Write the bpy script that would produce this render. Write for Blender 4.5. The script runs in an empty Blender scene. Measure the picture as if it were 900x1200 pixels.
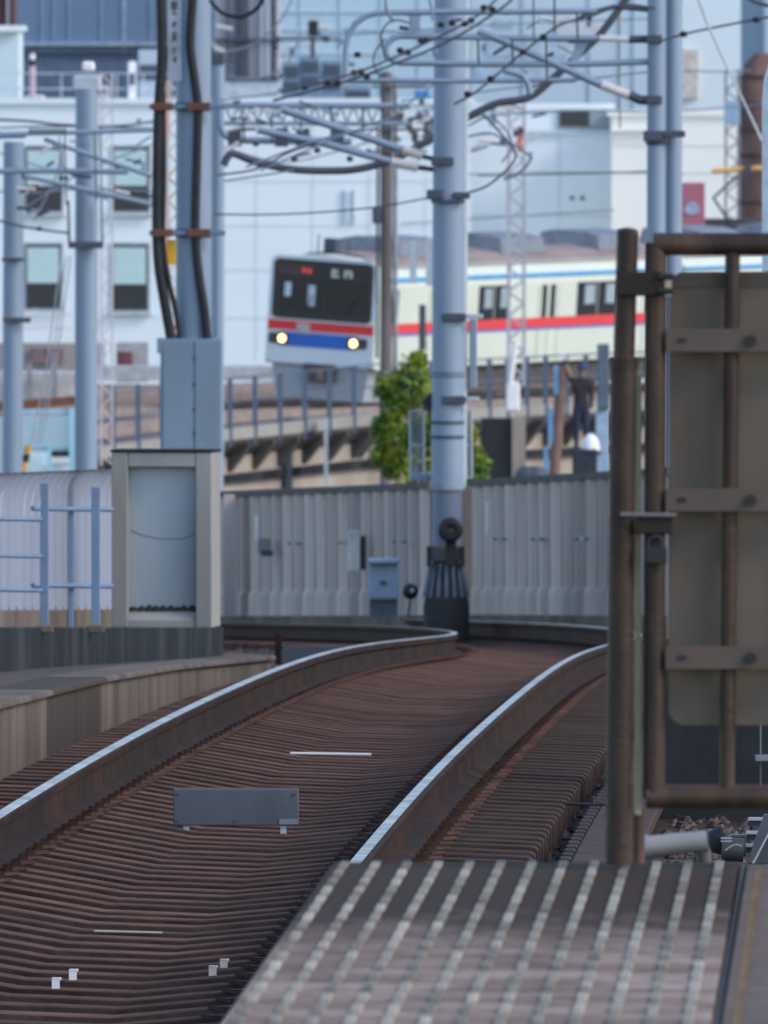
import bpy, math, random
import numpy as np
from mathutils import Vector, Matrix
random.seed(7)
S = bpy.context.scene
COL = S.collection
# ------------------------------------------------------------------ camera, sky, sun, exposure
F = 20000.0; HC = 2.75; YH = 100.0            # focal length in photo pixels, eye height, horizon row (photo 900x1200)
cd = bpy.data.cameras.new('camera'); cam = bpy.data.objects.new('camera', cd); COL.objects.link(cam)
cd.sensor_fit = 'HORIZONTAL'; cd.sensor_width = 13.0; cd.lens = F / 900 * 13.0
cam.location = (0, 0, HC); cam.rotation_euler = (math.radians(90) - math.atan((600 - YH) / F), 0, 0)
cd.clip_start = 0.5; cd.clip_end = 6000
cd.dof.use_dof = True; cd.dof.focus_distance = 61.0; cd.dof.aperture_fstop = 12.5
S.camera = cam
world = bpy.data.worlds.new('World'); S.world = world; world.use_nodes = True
SUN_EL, SUN_AZ = math.radians(36), math.radians(113)      # azimuth measured from +Y (forward) towards +X (right)
nt = world.node_tree; bg = nt.nodes['Background']
sky = nt.nodes.new('ShaderNodeTexSky'); sky.sky_type = 'NISHITA'; sky.sun_disc = False
sky.sun_elevation = SUN_EL; sky.sun_rotation = SUN_AZ; sky.air_density = 1.0; sky.dust_density = 0.8; sky.ozone_density = 1.2
nt.links.new(sky.outputs[0], bg.inputs[0]); bg.inputs[1].default_value = 0.13
sd = bpy.data.lights.new('sun', 'SUN'); sun = bpy.data.objects.new('sun', sd); COL.objects.link(sun)
sd.energy = 0.7; sd.angle = math.radians(12); sd.color = (1.0, 0.88, 0.74)
sv = Vector((math.sin(SUN_AZ) * math.cos(SUN_EL), math.cos(SUN_AZ) * math.cos(SUN_EL), math.sin(SUN_EL)))
sun.rotation_euler = sv.to_track_quat('Z', 'Y').to_euler()
S.view_settings.view_transform = 'Standard'; S.view_settings.look = 'None'; S.view_settings.gamma = 1.0
S.view_settings.exposure = 1.2; S.view_settings.use_curve_mapping = False

# ------------------------------------------------------------------ helpers
def W(x, y, Z):
    """photo pixel at a known distance -> point in metres"""
    return Vector(((x - 450) * Z / F, Z, HC - (y - YH) * Z / F))
def px(n, Z): return n * Z / F

MATS = {}
def mat(name, rgb, rough=0.75, metal=0.0, var=0.25, scale=4.0, bump=0.0, streak=0.0, rnd=0.0, tint=None, tscale=1.0, tamt=0.5, emit=0.0, island=0.0, bscale=None):
    if name in MATS: return MATS[name]
    m = bpy.data.materials.new(name); m.use_nodes = True; n = m.node_tree; L = n.links
    b = n.nodes['Principled BSDF']; b.inputs['Roughness'].default_value = rough; b.inputs['Metallic'].default_value = metal
    b.inputs['Specular IOR Level'].default_value = .5 if (metal > .5 or rough < .4) else (.3 if rough < .65 else .1)
    tc = n.nodes.new('ShaderNodeTexCoord'); oi = n.nodes.new('ShaderNodeObjectInfo')
    add = n.nodes.new('ShaderNodeVectorMath'); add.operation = 'ADD'
    sc_ = n.nodes.new('ShaderNodeVectorMath'); sc_.operation = 'SCALE'; sc_.inputs['Scale'].default_value = 37.0
    cmb = n.nodes.new('ShaderNodeCombineXYZ')
    for i in range(3): L.new(oi.outputs['Random'], cmb.inputs[i])
    L.new(cmb.outputs[0], sc_.inputs[0]); L.new(tc.outputs['Object'], add.inputs[0]); L.new(sc_.outputs[0], add.inputs[1])
    mp = n.nodes.new('ShaderNodeMapping')
    if streak: mp.inputs['Scale'].default_value = (1, 1, streak)
    L.new(add.outputs[0], mp.inputs[0])
    nz = n.nodes.new('ShaderNodeTexNoise'); nz.inputs['Scale'].default_value = scale; nz.inputs['Detail'].default_value = 6; nz.inputs['Roughness'].default_value = 0.65
    L.new(mp.outputs[0], nz.inputs['Vector'])
    mr = n.nodes.new('ShaderNodeMapRange'); mr.inputs[1].default_value = 0.3; mr.inputs[2].default_value = 0.7
    mr.inputs[3].default_value = 1 - var; mr.inputs[4].default_value = 1 + var
    L.new(nz.outputs[0], mr.inputs[0])
    fac = mr.outputs[0]
    if rnd or island:
        src = oi.outputs['Random']
        if island:
            g = n.nodes.new('ShaderNodeNewGeometry'); src = g.outputs['Random Per Island']
        r = n.nodes.new('ShaderNodeMapRange'); k = rnd or island
        r.inputs[3].default_value = 1 - k; r.inputs[4].default_value = 1 + k; L.new(src, r.inputs[0])
        mu = n.nodes.new('ShaderNodeMath'); mu.operation = 'MULTIPLY'; L.new(fac, mu.inputs[0]); L.new(r.outputs[0], mu.inputs[1]); fac = mu.outputs[0]
    base = n.nodes.new('ShaderNodeRGB'); base.outputs[0].default_value = (*rgb, 1); col = base.outputs[0]
    if tint:
        n2 = n.nodes.new('ShaderNodeTexNoise'); n2.inputs['Scale'].default_value = tscale; n2.inputs['Detail'].default_value = 5
        L.new(mp.outputs[0], n2.inputs['Vector'])
        m2 = n.nodes.new('ShaderNodeMapRange'); m2.inputs[1].default_value = 0.45; m2.inputs[2].default_value = 0.62; m2.inputs[4].default_value = tamt
        L.new(n2.outputs[0], m2.inputs[0])
        mx = n.nodes.new('ShaderNodeMix'); mx.data_type = 'RGBA'; L.new(m2.outputs[0], mx.inputs[0]); L.new(col, mx.inputs[6]); mx.inputs[7].default_value = (*tint, 1); col = mx.outputs[2]
    vm = n.nodes.new('ShaderNodeVectorMath'); vm.operation = 'SCALE'; L.new(col, vm.inputs[0]); L.new(fac, vm.inputs['Scale'])
    L.new(vm.outputs[0], b.inputs['Base Color'])
    if bump:
        nb = n.nodes.new('ShaderNodeTexNoise'); nb.inputs['Scale'].default_value = bscale or scale * 6; nb.inputs['Detail'].default_value = 4; L.new(add.outputs[0], nb.inputs['Vector'])
        bp = n.nodes.new('ShaderNodeBump'); bp.inputs['Strength'].default_value = bump; bp.inputs['Distance'].default_value = 0.02; L.new(nb.outputs[0], bp.inputs['Height']); L.new(bp.outputs[0], b.inputs['Normal'])
    if emit:
        b.inputs['Emission Color'].default_value = (*rgb, 1); b.inputs['Emission Strength'].default_value = emit
    MATS[name] = m
    return m

class MB:
    def __init__(s): s.v = []; s.f = []; s.mi = []; s.cur = 0; s.smooth = []; s.sm = False
    def face(s, idx): s.f.append(tuple(idx)); s.mi.append(s.cur); s.smooth.append(s.sm)
    def box(s, c, d, R=None, bev=0.0):
        """box centred on c, full size d, optional rotation"""
        c = Vector(c); b = len(s.v); hx, hy, hz = d[0] / 2, d[1] / 2, d[2] / 2
        def put(x, y, z):
            p = Vector((x, y, z));
            if R is not None: p = R @ p
            s.v.append(tuple(c + p))
        if bev <= 0:
            for z in (-hz, hz):
                for x, y in ((-hx, -hy), (hx, -hy), (hx, hy), (-hx, hy)): put(x, y, z)
            for q in ((3, 2, 1, 0), (4, 5, 6, 7), (0, 1, 5, 4), (1, 2, 6, 5), (2, 3, 7, 6), (3, 0, 4, 7)): s.face([b + i for i in q])
        else:
            e = min(bev, hx * .9, hy * .9, hz * .9)
            rings = [(-hz, e), (-hz + e, 0), (hz - e, 0), (hz, e)]
            for z, i in rings:
                for x, y in ((-hx + e, -hy + i), (hx - e, -hy + i), (hx - i, -hy + e), (hx - i, hy - e), (hx - e, hy - i), (-hx + e, hy - i), (-hx + i, hy - e), (-hx + i, -hy + e)): put(x, y, z)
            for k in range(3):
                for i in range(8):
                    j = (i + 1) % 8; s.face((b + k * 8 + i, b + k * 8 + j, b + k * 8 + 8 + j, b + k * 8 + 8 + i))
            s.face([b + 7 - i for i in range(8)]); s.face([b + 24 + i for i in range(8)])
        return s
    def rect(s, x0, y0, x1, y1, Z, t, bev=0.0):
        """box whose front face covers a photo rectangle at distance Z, t metres deep"""
        a = W(x0, y1, Z); c = W(x1, y0, Z)
        return s.box(((a.x + c.x) / 2, Z + t / 2, (a.z + c.z) / 2), (c.x - a.x, t, c.z - a.z), bev=bev)
    def tube(s, pts, r, seg=8, caps=True):
        pts = [Vector(p) for p in pts]; n = len(pts); rr = r if hasattr(r, '__len__') else [r] * n
        b = len(s.v); up = None; old = s.sm
        for i, p in enumerate(pts):
            t = (pts[min(i + 1, n - 1)] - pts[max(i - 1, 0)]).normalized()
            if up is None: up = Vector((0, 0, 1)) if abs(t.z) < .9 else Vector((1, 0, 0))
            a = t.cross(up).normalized(); up = a.cross(t).normalized()
            for k in range(seg):
                w = 2 * math.pi * (k + .5) / seg; s.v.append(tuple(p + (a * math.cos(w) + up * math.sin(w)) * rr[i]))
        s.sm = seg > 5
        for i in range(n - 1):
            for k in range(seg):
                l = (k + 1) % seg; s.face((b + i * seg + k, b + i * seg + l, b + (i + 1) * seg + l, b + (i + 1) * seg + k))
        s.sm = False
        if caps:
            for base, rev in ((b, True), (b + (n - 1) * seg, False)):
                c0 = len(s.v); s.v += [s.v[base + k] for k in range(seg)]; s.face([c0 + seg - 1 - k for k in range(seg)] if rev else [c0 + k for k in range(seg)])
        s.sm = old
        return s
    def lathe(s, c, prof, seg=16, axis='Z'):
        """prof: (radius, height) list"""
        c = Vector(c); b = len(s.v)
        for r, h in prof:
            for k in range(seg):
                w = 2 * math.pi * k / seg; q = (r * math.cos(w), r * math.sin(w), h)
                if axis == 'Y': q = (q[0], q[2], q[1])
                if axis == 'X': q = (q[2], q[0], q[1])
                s.v.append(tuple(c + Vector(q)))
        s.sm = True
        for i in range(len(prof) - 1):
            for k in range(seg):
                l = (k + 1) % seg; s.face((b + i * seg + k, b + i * seg + l, b + (i + 1) * seg + l, b + (i + 1) * seg + k))
        s.sm = False
        for base, rev in ((b, True), (b + (len(prof) - 1) * seg, False)):
            c0 = len(s.v); s.v += [s.v[base + k] for k in range(seg)]; s.face([c0 + seg - 1 - k for k in range(seg)] if rev else [c0 + k for k in range(seg)])
        return s
    def prism(s, poly, d):
        """closed polygon of 3-D points pushed along vector d"""
        b = len(s.v); n = len(poly); d = Vector(d)
        for p in poly: s.v.append(tuple(p))
        for p in poly: s.v.append(tuple(Vector(p) + d))
        s.face(range(b, b + n)); s.face([b + 2 * n - 1 - i for i in range(n)])
        for i in range(n):
            j = (i + 1) % n; s.face((b + i, b + n + i, b + n + j, b + j))
        return s
    def loft(s, rows, closed=False, smooth=False):
        b = len(s.v); m = len(rows[0]); old = s.sm; s.sm = smooth
        for r in rows:
            for p in r: s.v.append(tuple(p))
        for i in range(len(rows) - 1):
            for k in range(m if closed else m - 1):
                l = (k + 1) % m; s.face((b + i * m + k, b + i * m + l, b + (i + 1) * m + l, b + (i + 1) * m + k))
        s.sm = old
        if closed: s.face([b + m - 1 - k for k in range(m)]); s.face([b + (len(rows) - 1) * m + k for k in range(m)])
        return s
    def build(s, name, mats, parent=None, M=None, recalc=True, **tags):
        me = bpy.data.meshes.new(name); me.from_pydata(s.v, [], s.f)
        ms = mats if isinstance(mats, (list, tuple)) else [mats]
        for m in ms: me.materials.append(m)
        me.polygons.foreach_set('material_index', s.mi); me.polygons.foreach_set('use_smooth', s.smooth)
        if recalc and len(s.f) < 20000:
            import bmesh
            bm = bmesh.new(); bm.from_mesh(me); bmesh.ops.recalc_face_normals(bm, faces=bm.faces); bm.to_mesh(me); bm.free()
        return link(bpy.data.objects.new(name, me), parent, M, **tags)

def link(o, parent=None, M=None, **tags):
    COL.objects.link(o)
    if parent is not None:
        o.parent = parent; o.matrix_parent_inverse = PINV[parent.name] if parent.name in PINV else parent.matrix_basis.inverted()
    if M is not None: o.matrix_basis = M
    for k, v in tags.items(): o[k] = v
    return o
PINV = {}
def thing(name, label, category, loc, group=None):
    e = bpy.data.objects.new(name, None); COL.objects.link(e); e.location = loc; e.empty_display_size = .2
    PINV[e.name] = Matrix.Translation(-Vector(loc))
    e['label'] = label; e['category'] = category
    if group: e['group'] = group
    return e

# ------------------------------------------------------------------ materials
RUST = mat('rail_rust', (.021, .0125, .0105), .85, 0, .45, 3, .15, tint=(.052, .02, .013), tscale=1.2, tamt=.6)
SHINE = mat('rail_steel', (.45, .425, .4), .45, .85, .45, 4, tint=(.2, .16, .14), tscale=2.5, tamt=.5)
CONC_SL = mat('sleeper_side', (.048, .033, .029), .95, 0, .4, 7, .2, rnd=.2)  # sides darker than the dusty tops: shade of the gaps put into the colour
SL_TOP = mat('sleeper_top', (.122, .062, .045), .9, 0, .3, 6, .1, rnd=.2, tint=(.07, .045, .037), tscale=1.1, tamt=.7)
def stain(m):   # dark oily band on the inner half of each sleeper, ragged edge
    n = m.node_tree; L = n.links; b = n.nodes['Principled BSDF']; src = b.inputs['Base Color'].links[0].from_socket
    tc = n.nodes.new('ShaderNodeTexCoord'); sp = n.nodes.new('ShaderNodeSeparateXYZ'); L.new(tc.outputs['Object'], sp.inputs[0])
    oi = n.nodes.new('ShaderNodeObjectInfo'); ad = n.nodes.new('ShaderNodeVectorMath'); ad.operation = 'ADD'; L.new(tc.outputs['Object'], ad.inputs[0]); L.new(oi.outputs['Location'], ad.inputs[1])
    nz = n.nodes.new('ShaderNodeTexNoise'); nz.inputs['Scale'].default_value = .6; nz.inputs['Detail'].default_value = 6; L.new(ad.outputs[0], nz.inputs['Vector'])
    a = n.nodes.new('ShaderNodeMath'); a.operation = 'MULTIPLY_ADD'; L.new(nz.outputs[0], a.inputs[0]); a.inputs[1].default_value = .9; L.new(sp.outputs['X'], a.inputs[2])
    r = n.nodes.new('ShaderNodeMapRange'); r.inputs[1].default_value = .5; r.inputs[2].default_value = .85; r.inputs[4].default_value = .72; L.new(a.outputs[0], r.inputs[0])
    mx = n.nodes.new('ShaderNodeMix'); mx.data_type = 'RGBA'; L.new(r.outputs[0], mx.inputs[0]); L.new(src, mx.inputs[6]); mx.inputs[7].default_value = (.034, .027, .025, 1); L.new(mx.outputs[2], b.inputs['Base Color'])
stain(SL_TOP)
CLIPM = mat('clip_rust', (.06, .032, .026), .7, .2, .35, 20, rnd=.2)
BALL = mat('ballast_brown', (.06, .043, .038), .95, 0, .5, 9, .8)
STONE = mat('ballast_stones', (.10, .078, .072), .9, 0, .3, 9, 0, island=.45)
CONC = mat('concrete_weathered', (.15, .118, .1), .9, 0, .25, 2.5, .15, streak=.25, tint=(.08, .066, .058), tscale=1.1, tamt=.7)
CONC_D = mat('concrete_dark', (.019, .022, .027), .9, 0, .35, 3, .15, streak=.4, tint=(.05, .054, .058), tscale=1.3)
CONC_L = mat('concrete_pale', (.29, .295, .295), .85, 0, .2, 3, .1, streak=.3, tint=(.22, .2, .18), tscale=1.5, tamt=.6)
NICHE = mat('niche_panel', (.36, .41, .44), .7, 0, .1, 2.5, .05, streak=.3, tint=(.27, .29, .3), tscale=1.4, tamt=.5)
WALK = mat('walkway_brown', (.075, .05, .045), .9, 0, .25, 5, .2, tint=(.055, .042, .04), tscale=1.5)
STEEL = mat('galvanised_blue_grey', (.235, .3, .395), .5, .15, .08, 3, 0, streak=.15)
STEEL_D = mat('dark_bracket', (.075, .09, .12), .6, .3, .2, 6)
STEEL_L = mat('pale_bracket', (.42, .47, .53), .5, .2, .1, 5)
BLACK = mat('black_rubber', (.02, .022, .027), .55, 0, .2, 6)
RUBBER = mat('cable_grey', (.07, .08, .1), .6, 0, .25, 5)
BOXM = mat('cabinet_blue_grey', (.21, .275, .355), .5, .1, .06, 2, 0, streak=.3, tint=(.17, .22, .28), tscale=1.5)
FENCE = mat('fence_concrete', (.5, .42, .39), .85, 0, .15, 3, .1, streak=.2, rnd=.1, tint=(.22, .2, .2), tscale=1.5, tamt=.6)
GATE = mat('gate_brown', (.034, .022, .0175), .5, .1, .45, 12, .15, streak=.25, tint=(.085, .05, .034), tscale=7, tamt=.7)
PANELG = mat('panel_grey', (.145, .122, .1), .75, 0, .2, 3, streak=.3, tint=(.1, .08, .064), tscale=2.5)
FLATB = mat('flat_bar_brown', (.1, .075, .063), .6, .1, .15, 8)
CREAM_STRIP = mat('cream_strip', (.72, .63, .42), .6, 0, .15, 5)
PVC = mat('pale_conduit', (.27, .265, .27), .5, 0, .1, 5)
WHITE = mat('white_paint', (.8, .8, .8), .6, 0, .06, 2)
INSUL = mat('porcelain', (.66, .64, .62), .3, 0, .1, 6)
LILAC = mat('noise_barrier_lilac', (.25, .275, .36), .55, .1, .06, 1.5, streak=.3)
RAILING = mat('railing_blue', (.14, .2, .31), .5, .1, .12, 5)
WBLDG = mat('white_wall', (.76, .83, .87), .8, 0, .03, .3)
WBLDG2 = mat('sun_tinted_wall', (.8, .79, .75), .8, 0, .03, .3)  # white wall with warm sunlight put into its colour

# ------------------------------------------------------------------ the track's line: straight, then easing left, over a crest to a 29 per mille fall
KZ = np.array([-10, 45, 60, 75, 90, 105, 120, 135, 150, 165, 180, 200, 235.])
KX = np.array([-2.86, -1.328, -.922, -.502, -.041, .412, .884, 1.273, 1.275, .787, -.294, -2.55, -8.2])
KH = np.array([2.45, 2.675, 2.797, 2.968, 3.194, 3.502, 3.909, 4.346, 4.783, 5.216, 5.658, 6.243, 7.26])
def spline(K, v):
    n = len(K); h = np.diff(K); A = np.eye(n); b = np.zeros(n)
    for i in range(1, n - 1):
        A[i, i - 1] = h[i - 1]; A[i, i] = 2 * (h[i - 1] + h[i]); A[i, i + 1] = h[i]; b[i] = 6 * ((v[i + 1] - v[i]) / h[i] - (v[i] - v[i - 1]) / h[i - 1])
    m = np.linalg.solve(A, b)
    def fn(q):
        i = int(np.clip(np.searchsorted(K, q) - 1, 0, n - 2)); t = q - K[i]; u = K[i + 1] - q; H = h[i]
        return float(m[i] * u**3 / (6 * H) + m[i + 1] * t**3 / (6 * H) + (v[i] / H - m[i] * H / 6) * u + (v[i + 1] / H - m[i + 1] * H / 6) * t)
    return fn
XC = spline(KZ, KX); HT = spline(KZ, KH)
def cant(Z): return .03 * max(-1, min(1, (140 - Z) / 60)) / .75
def frame(Z):
    d = (XC(Z + .5) - XC(Z - .5)); g = -(HT(Z + .5) - HT(Z - .5)); t = Vector((d, 1, g)).normalized()
    a = cant(Z); u = Vector((1, -d, 0)).normalized(); u = (u + Vector((0, 0, -a))).normalized(); n = u.cross(t).normalized(); t = n.cross(u)
    return Vector((XC(Z), Z, HC - HT(Z))), u, t, n
def T(Z, u, z):
    o, U, t, n = frame(Z); return o + U * u + n * z
def sweep(m, prof, Zs, mis=None):
    """prof closed (u, z) loop swept along the track"""
    b = len(m.v); k = len(prof)
    for Z in Zs:
        o, U, t, n = frame(Z)
        for u, z in prof: m.v.append(tuple(o + U * u + n * z))
    for i in range(len(Zs) - 1):
        for j in range(k):
            l = (j + 1) % k; m.cur = mis[j] if mis else 0; m.face((b + i * k + j, b + i * k + l, b + (i + 1) * k + l, b + (i + 1) * k + j))
    m.cur = 0
    m.face([b + k - 1 - j for j in range(k)]); m.face([b + (len(Zs) - 1) * k + j for j in range(k)])

# ------------------------------------------------------------------ ground and embankment
g = MB(); zg = -13.0
g.v = [(-1500, -300, zg), (1500, -300, zg), (1500, 4000, zg), (-1500, 4000, zg)]; g.face((0, 1, 2, 3))
g.build('ground', mat('ground_grey', (.13, .125, .12), .95, 0, .3, .05, .3), kind='structure')
Zs = list(np.arange(-10, 232, 2.0))
e = MB(); sweep(e, [(-9, -.36), (-1.3, -.335), (1.3, -.335), (9, -.38), (12, -13), (-12, -13)], Zs)
e.build('trackbed', BALL, kind='structure')
# ballast stones that show between the sleepers, on the shoulders and beside the walkway
st = MB(); rs = random.Random(3)
def stone(p, r):
    b = len(st.v); rot = rs.random() * 6.28
    for k, (zz, rr) in enumerate(((-.5, .6), (.1, 1.0), (.75, .55))):
        for j in range(5):
            w = rot + j * 1.2566 + k * .5; q = rr * r * rs.uniform(.75, 1.2); st.v.append((p.x + q * math.cos(w), p.y + q * math.sin(w), p.z + zz * r * rs.uniform(.8, 1.2)))
    for k in range(2):
        for j in range(5):
            l = (j + 1) % 5; st.face((b + k * 5 + j, b + k * 5 + l, b + k * 5 + 5 + l, b + k * 5 + 5 + j))
    st.face([b + 10 + j for j in range(5)])
for _ in range(9000):
    Z = rs.uniform(46, 120); u = rs.uniform(-1.5, 1.36); stone(T(Z, u, -.325), rs.uniform(.018, .03))
for _ in range(5500):
    Z = rs.uniform(118, 205); u = rs.uniform(1.35, 3.2) * rs.choice((-1, -1, 1)); stone(T(Z, u, -.27 - .02 * max(0, abs(u) - 1.3)), rs.uniform(.025, .05))
for _ in range(3500):
    Z = rs.uniform(60, 90); u = rs.uniform(1.72, 4.4); stone(T(Z, u, -.335), rs.uniform(.018, .035))
st.build('ballast_stones', STONE, kind='stuff', label='brown ballast stones between the sleepers and on the shoulders', category='ballast', recalc=False)

# ------------------------------------------------------------------ railway track: rails, sleepers, clips
track = thing('railway_track', 'rust brown railway track curving over a crest, two polished rails on concrete sleepers', 'railway track', T(50, 0, -.2))
def rail_prof(c):
    P = [(-.072, -.174), (.072, -.174), (.072, -.163), (.012, -.145), (.009, -.055), (.030, -.042), (.0335, -.012), (.029, -.003), (.017, 0), (-.017, 0), (-.029, -.003), (-.0335, -.012), (-.030, -.042), (-.009, -.055), (-.012, -.145), (-.072, -.163)]
    return [(c + u, z) for u, z in P], [0, 0, 0, 0, 0, 0, 0, 1, 1, 1, 0, 0, 0, 0, 0, 0]
for sgn in (-1, 1):
    m = MB(); p, mi = rail_prof(.75 * sgn)
    mi = [1 if j == 8 or j == (7 if sgn < 0 else 9) else 0 for j in range(16)]
    sweep(m, p, list(np.arange(20, 212, .75)), mi); m.build('rail', [RUST, SHINE], track)
def sleeper_mesh():
    m = MB(); rows = []
    for u, zt in ((-1.28, -.016), (-1.272, -.007), (-1.255, -.002), (-.67, 0), (-.62, -.002), (-.205, -.056), (-.195, -.057), (.195, -.057), (.205, -.056), (.62, -.002), (.67, 0), (1.255, -.002), (1.272, -.007), (1.28, -.016)):
        rows.append([(u, -.122, -.2), (u, -.094, zt - .007), (u, -.093, zt - .004), (u, -.088, zt), (u, .088, zt), (u, .093, zt - .004), (u, .094, zt - .007), (u, .122, -.2)])
    m.loft(rows, True)
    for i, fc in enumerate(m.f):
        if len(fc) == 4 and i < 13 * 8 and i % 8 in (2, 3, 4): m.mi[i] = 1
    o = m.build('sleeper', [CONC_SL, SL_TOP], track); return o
def clip_mesh():
    m = MB()
    m.box((.09, 0, .007), (.04, .06, .014)); m.box((.094, 0, .02), (.02, .022, .02))
    m.tube([(.1, -.06, .006), (.15, -.055, .034), (.198, 0, .038), (.15, .055, .034), (.1, .06, .006)], .0095, 4)
    return m
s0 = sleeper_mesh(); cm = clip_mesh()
clip_me = None; Z = 46.5; k = 0; clipbulk = MB(); rr = random.Random(11)
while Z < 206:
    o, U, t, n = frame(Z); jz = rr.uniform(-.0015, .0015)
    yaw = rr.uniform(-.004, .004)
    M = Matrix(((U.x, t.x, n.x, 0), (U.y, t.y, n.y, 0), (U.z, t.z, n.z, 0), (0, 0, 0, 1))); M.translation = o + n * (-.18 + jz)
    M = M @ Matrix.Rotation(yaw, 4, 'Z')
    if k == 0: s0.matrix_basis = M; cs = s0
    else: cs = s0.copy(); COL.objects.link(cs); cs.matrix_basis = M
    for u0, sg in ((-.75, 1), (-.75, -1), (.75, 1), (.75, -1)):
        Mc = M @ Matrix.Translation((u0, 0, .002)) @ Matrix.Scale(sg, 4, Vector((1, 0, 0)))
        if sg < 0: Mc = M @ Matrix.Translation((u0, 0, .002)) @ Matrix.Rotation(math.pi, 4, 'Z')
        vis = not (u0 > 0 and Z < 58.5)
        if 50 < Z < 95.5 and vis:
            if clip_me is None:
                co = cm.build('rail_clip', CLIPM, cs, M=Mc); clip_me = co
            else:
                c = clip_me.copy(); COL.objects.link(c); c.parent = cs; c.matrix_parent_inverse = M.inverted(); c.matrix_basis = Mc
        else:
            b = len(clipbulk.v); clipbulk.v += [tuple(Mc @ Vector(v)) for v in cm.v]
            for fc in cm.f: clipbulk.face([b + i for i in fc])
    Z += .6 / math.sqrt(1 + (U.y / U.x)**2); k += 1
clipbulk.build('rail_clips', CLIPM, track, kind='stuff')
# things fixed between the rails
def on_sleeper(x, y, zoff):
    """point on the plane zoff below/above rail top seen at photo pixel x, y"""
    lo, hi = 46., 118.
    for _ in range(50):
        mid = (lo + hi) / 2
        if YH + F * (HT(mid) - zoff) / mid > y: lo = mid
        else: hi = mid
    return (lo + hi) / 2
Zb = on_sleeper(270, 977, -.235)
bd = thing('balise_board', 'flat grey plate standing on two short feet between the rails', 'track plate', W(276, 977, Zb))
MB().rect(203, 925, 350, 968, Zb, .05, .004).build('plate', mat('plate_grey', (.1, .11, .13), .65, .1, .1, 5, streak=.4, tint=(.15, .14, .15), tscale=4), bd)
MB().rect(203.5, 924, 349.5, 925.6, Zb + .004, .045).build('rust_edge', mat('plate_edge', (.16, .1, .08), .8), bd)
MB().rect(327, 960, 349, 966.5, Zb - .004, .003).build('label_tag', mat('tag_grey', (.24, .25, .27), .5), bd)
for x in (218, 332):
    m = MB(); m.rect(x - 3.5, 966, x + 3.5, 977, Zb + .012, .03); m.rect(x - 3.5, 973, x + 3.5, 977.5, Zb - .03, .04); m.build('foot', STEEL_L, bd)
for i, (x, y, dx) in enumerate(((65, 1158, -1), (85, 1148, -1), (249, 1144, 1), (262, 1136, 1))):
    Zq = on_sleeper(x, y, -.225); 
    tq = thing('sleeper_bracket', ('white angle bracket on the nearer sleeper of the outer rail pair', 'white angle bracket on the next sleeper of the outer rail pair', 'pinkish bracket on the nearer sleeper of the pair by the platform', 'pinkish bracket on the next sleeper of the pair by the platform')[i], 'bracket', W(x, y, Zq), 'white brackets on the sleepers')
    MB().box(W(x, y - 5, Zq), (.026, .006, .036)).build('upright', WHITE if dx < 0 else mat('pinkish_white', (.6, .5, .47), .6), tq)
    MB().box(W(x + 1, y - 10, Zq) + Vector((0, .022, 0)), (.03, .05, .006)).build('flange', WHITE if dx < 0 else MATS['pinkish_white'], tq)
Zq = on_sleeper(387, 884, -.225)
MB().tube([W(340, 883, Zq), W(435, 884.5, Zq)], .006, 6).build('white_rod', WHITE, label='thin white rod lying across a sleeper between the rails', category='rod')
Zq = on_sleeper(166, 1094, -.24)
MB().tube([W(110, 1092, Zq), W(190, 1094, Zq)], .005, 6).build('pale_strip', mat('pale_wood', (.42, .38, .3), .8), label='pale yellowish strip along the edge of a sleeper', category='strip')
Zq = on_sleeper(125, 866, -.16)
MB().rect(113, 864, 140, 868.5, Zq, .12).build('rust_plate', mat('orange_rust', (.26, .14, .1), .85), label='orange brown plate lying outside the outer rail by the parapet', category='plate')

# walkway beside the track on the right
wk = thing('trackside_walkway', 'brown slab walkway over the cable trough along the inner rail', 'walkway', T(60, 1.55, -.3))
wm = None; Z = 52.0; i = 0
while Z < 120:
    o, U, t, n = frame(Z); M = Matrix(((U.x, t.x, n.x, 0), (U.y, t.y, n.y, 0), (U.z, t.z, n.z, 0), (0, 0, 0, 1))); M.translation = o + n * -.2
    if wm is None:
        wm = MB().box((1.56, 0, -.03), (.26, .985, .06), bev=.008).build('slab', WALK, wk, M=M)
        lugm = MB().box((1.405, 0, -.012), (.05, .11, .035), bev=.006).build('lug', mat('lug_dark', (.06, .05, .05), .8), wk, M=M)
    else:
        c = wm.copy(); COL.objects.link(c); c.matrix_basis = M
    if Z < 100:
        for dz in (-.25, .25) if i else (.25,):
            c = lugm.copy(); COL.objects.link(c); c.matrix_basis = M @ Matrix.Translation((0, dz, 0))
    Z += 1.0; i += 1
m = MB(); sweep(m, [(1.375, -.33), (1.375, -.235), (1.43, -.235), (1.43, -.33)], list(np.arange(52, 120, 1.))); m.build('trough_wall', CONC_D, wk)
m = MB(); m.tube([W(664, 942, 72), W(690, 943, 72), W(730, 943, 72)], .007, 6); m.tube([W(695, 941, 71.9), W(695, 934, 71.9)], .009, 6)
m.build('crossing_cable', BLACK, label='black cable with a knob crossing the walkway', category='cable')

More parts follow.
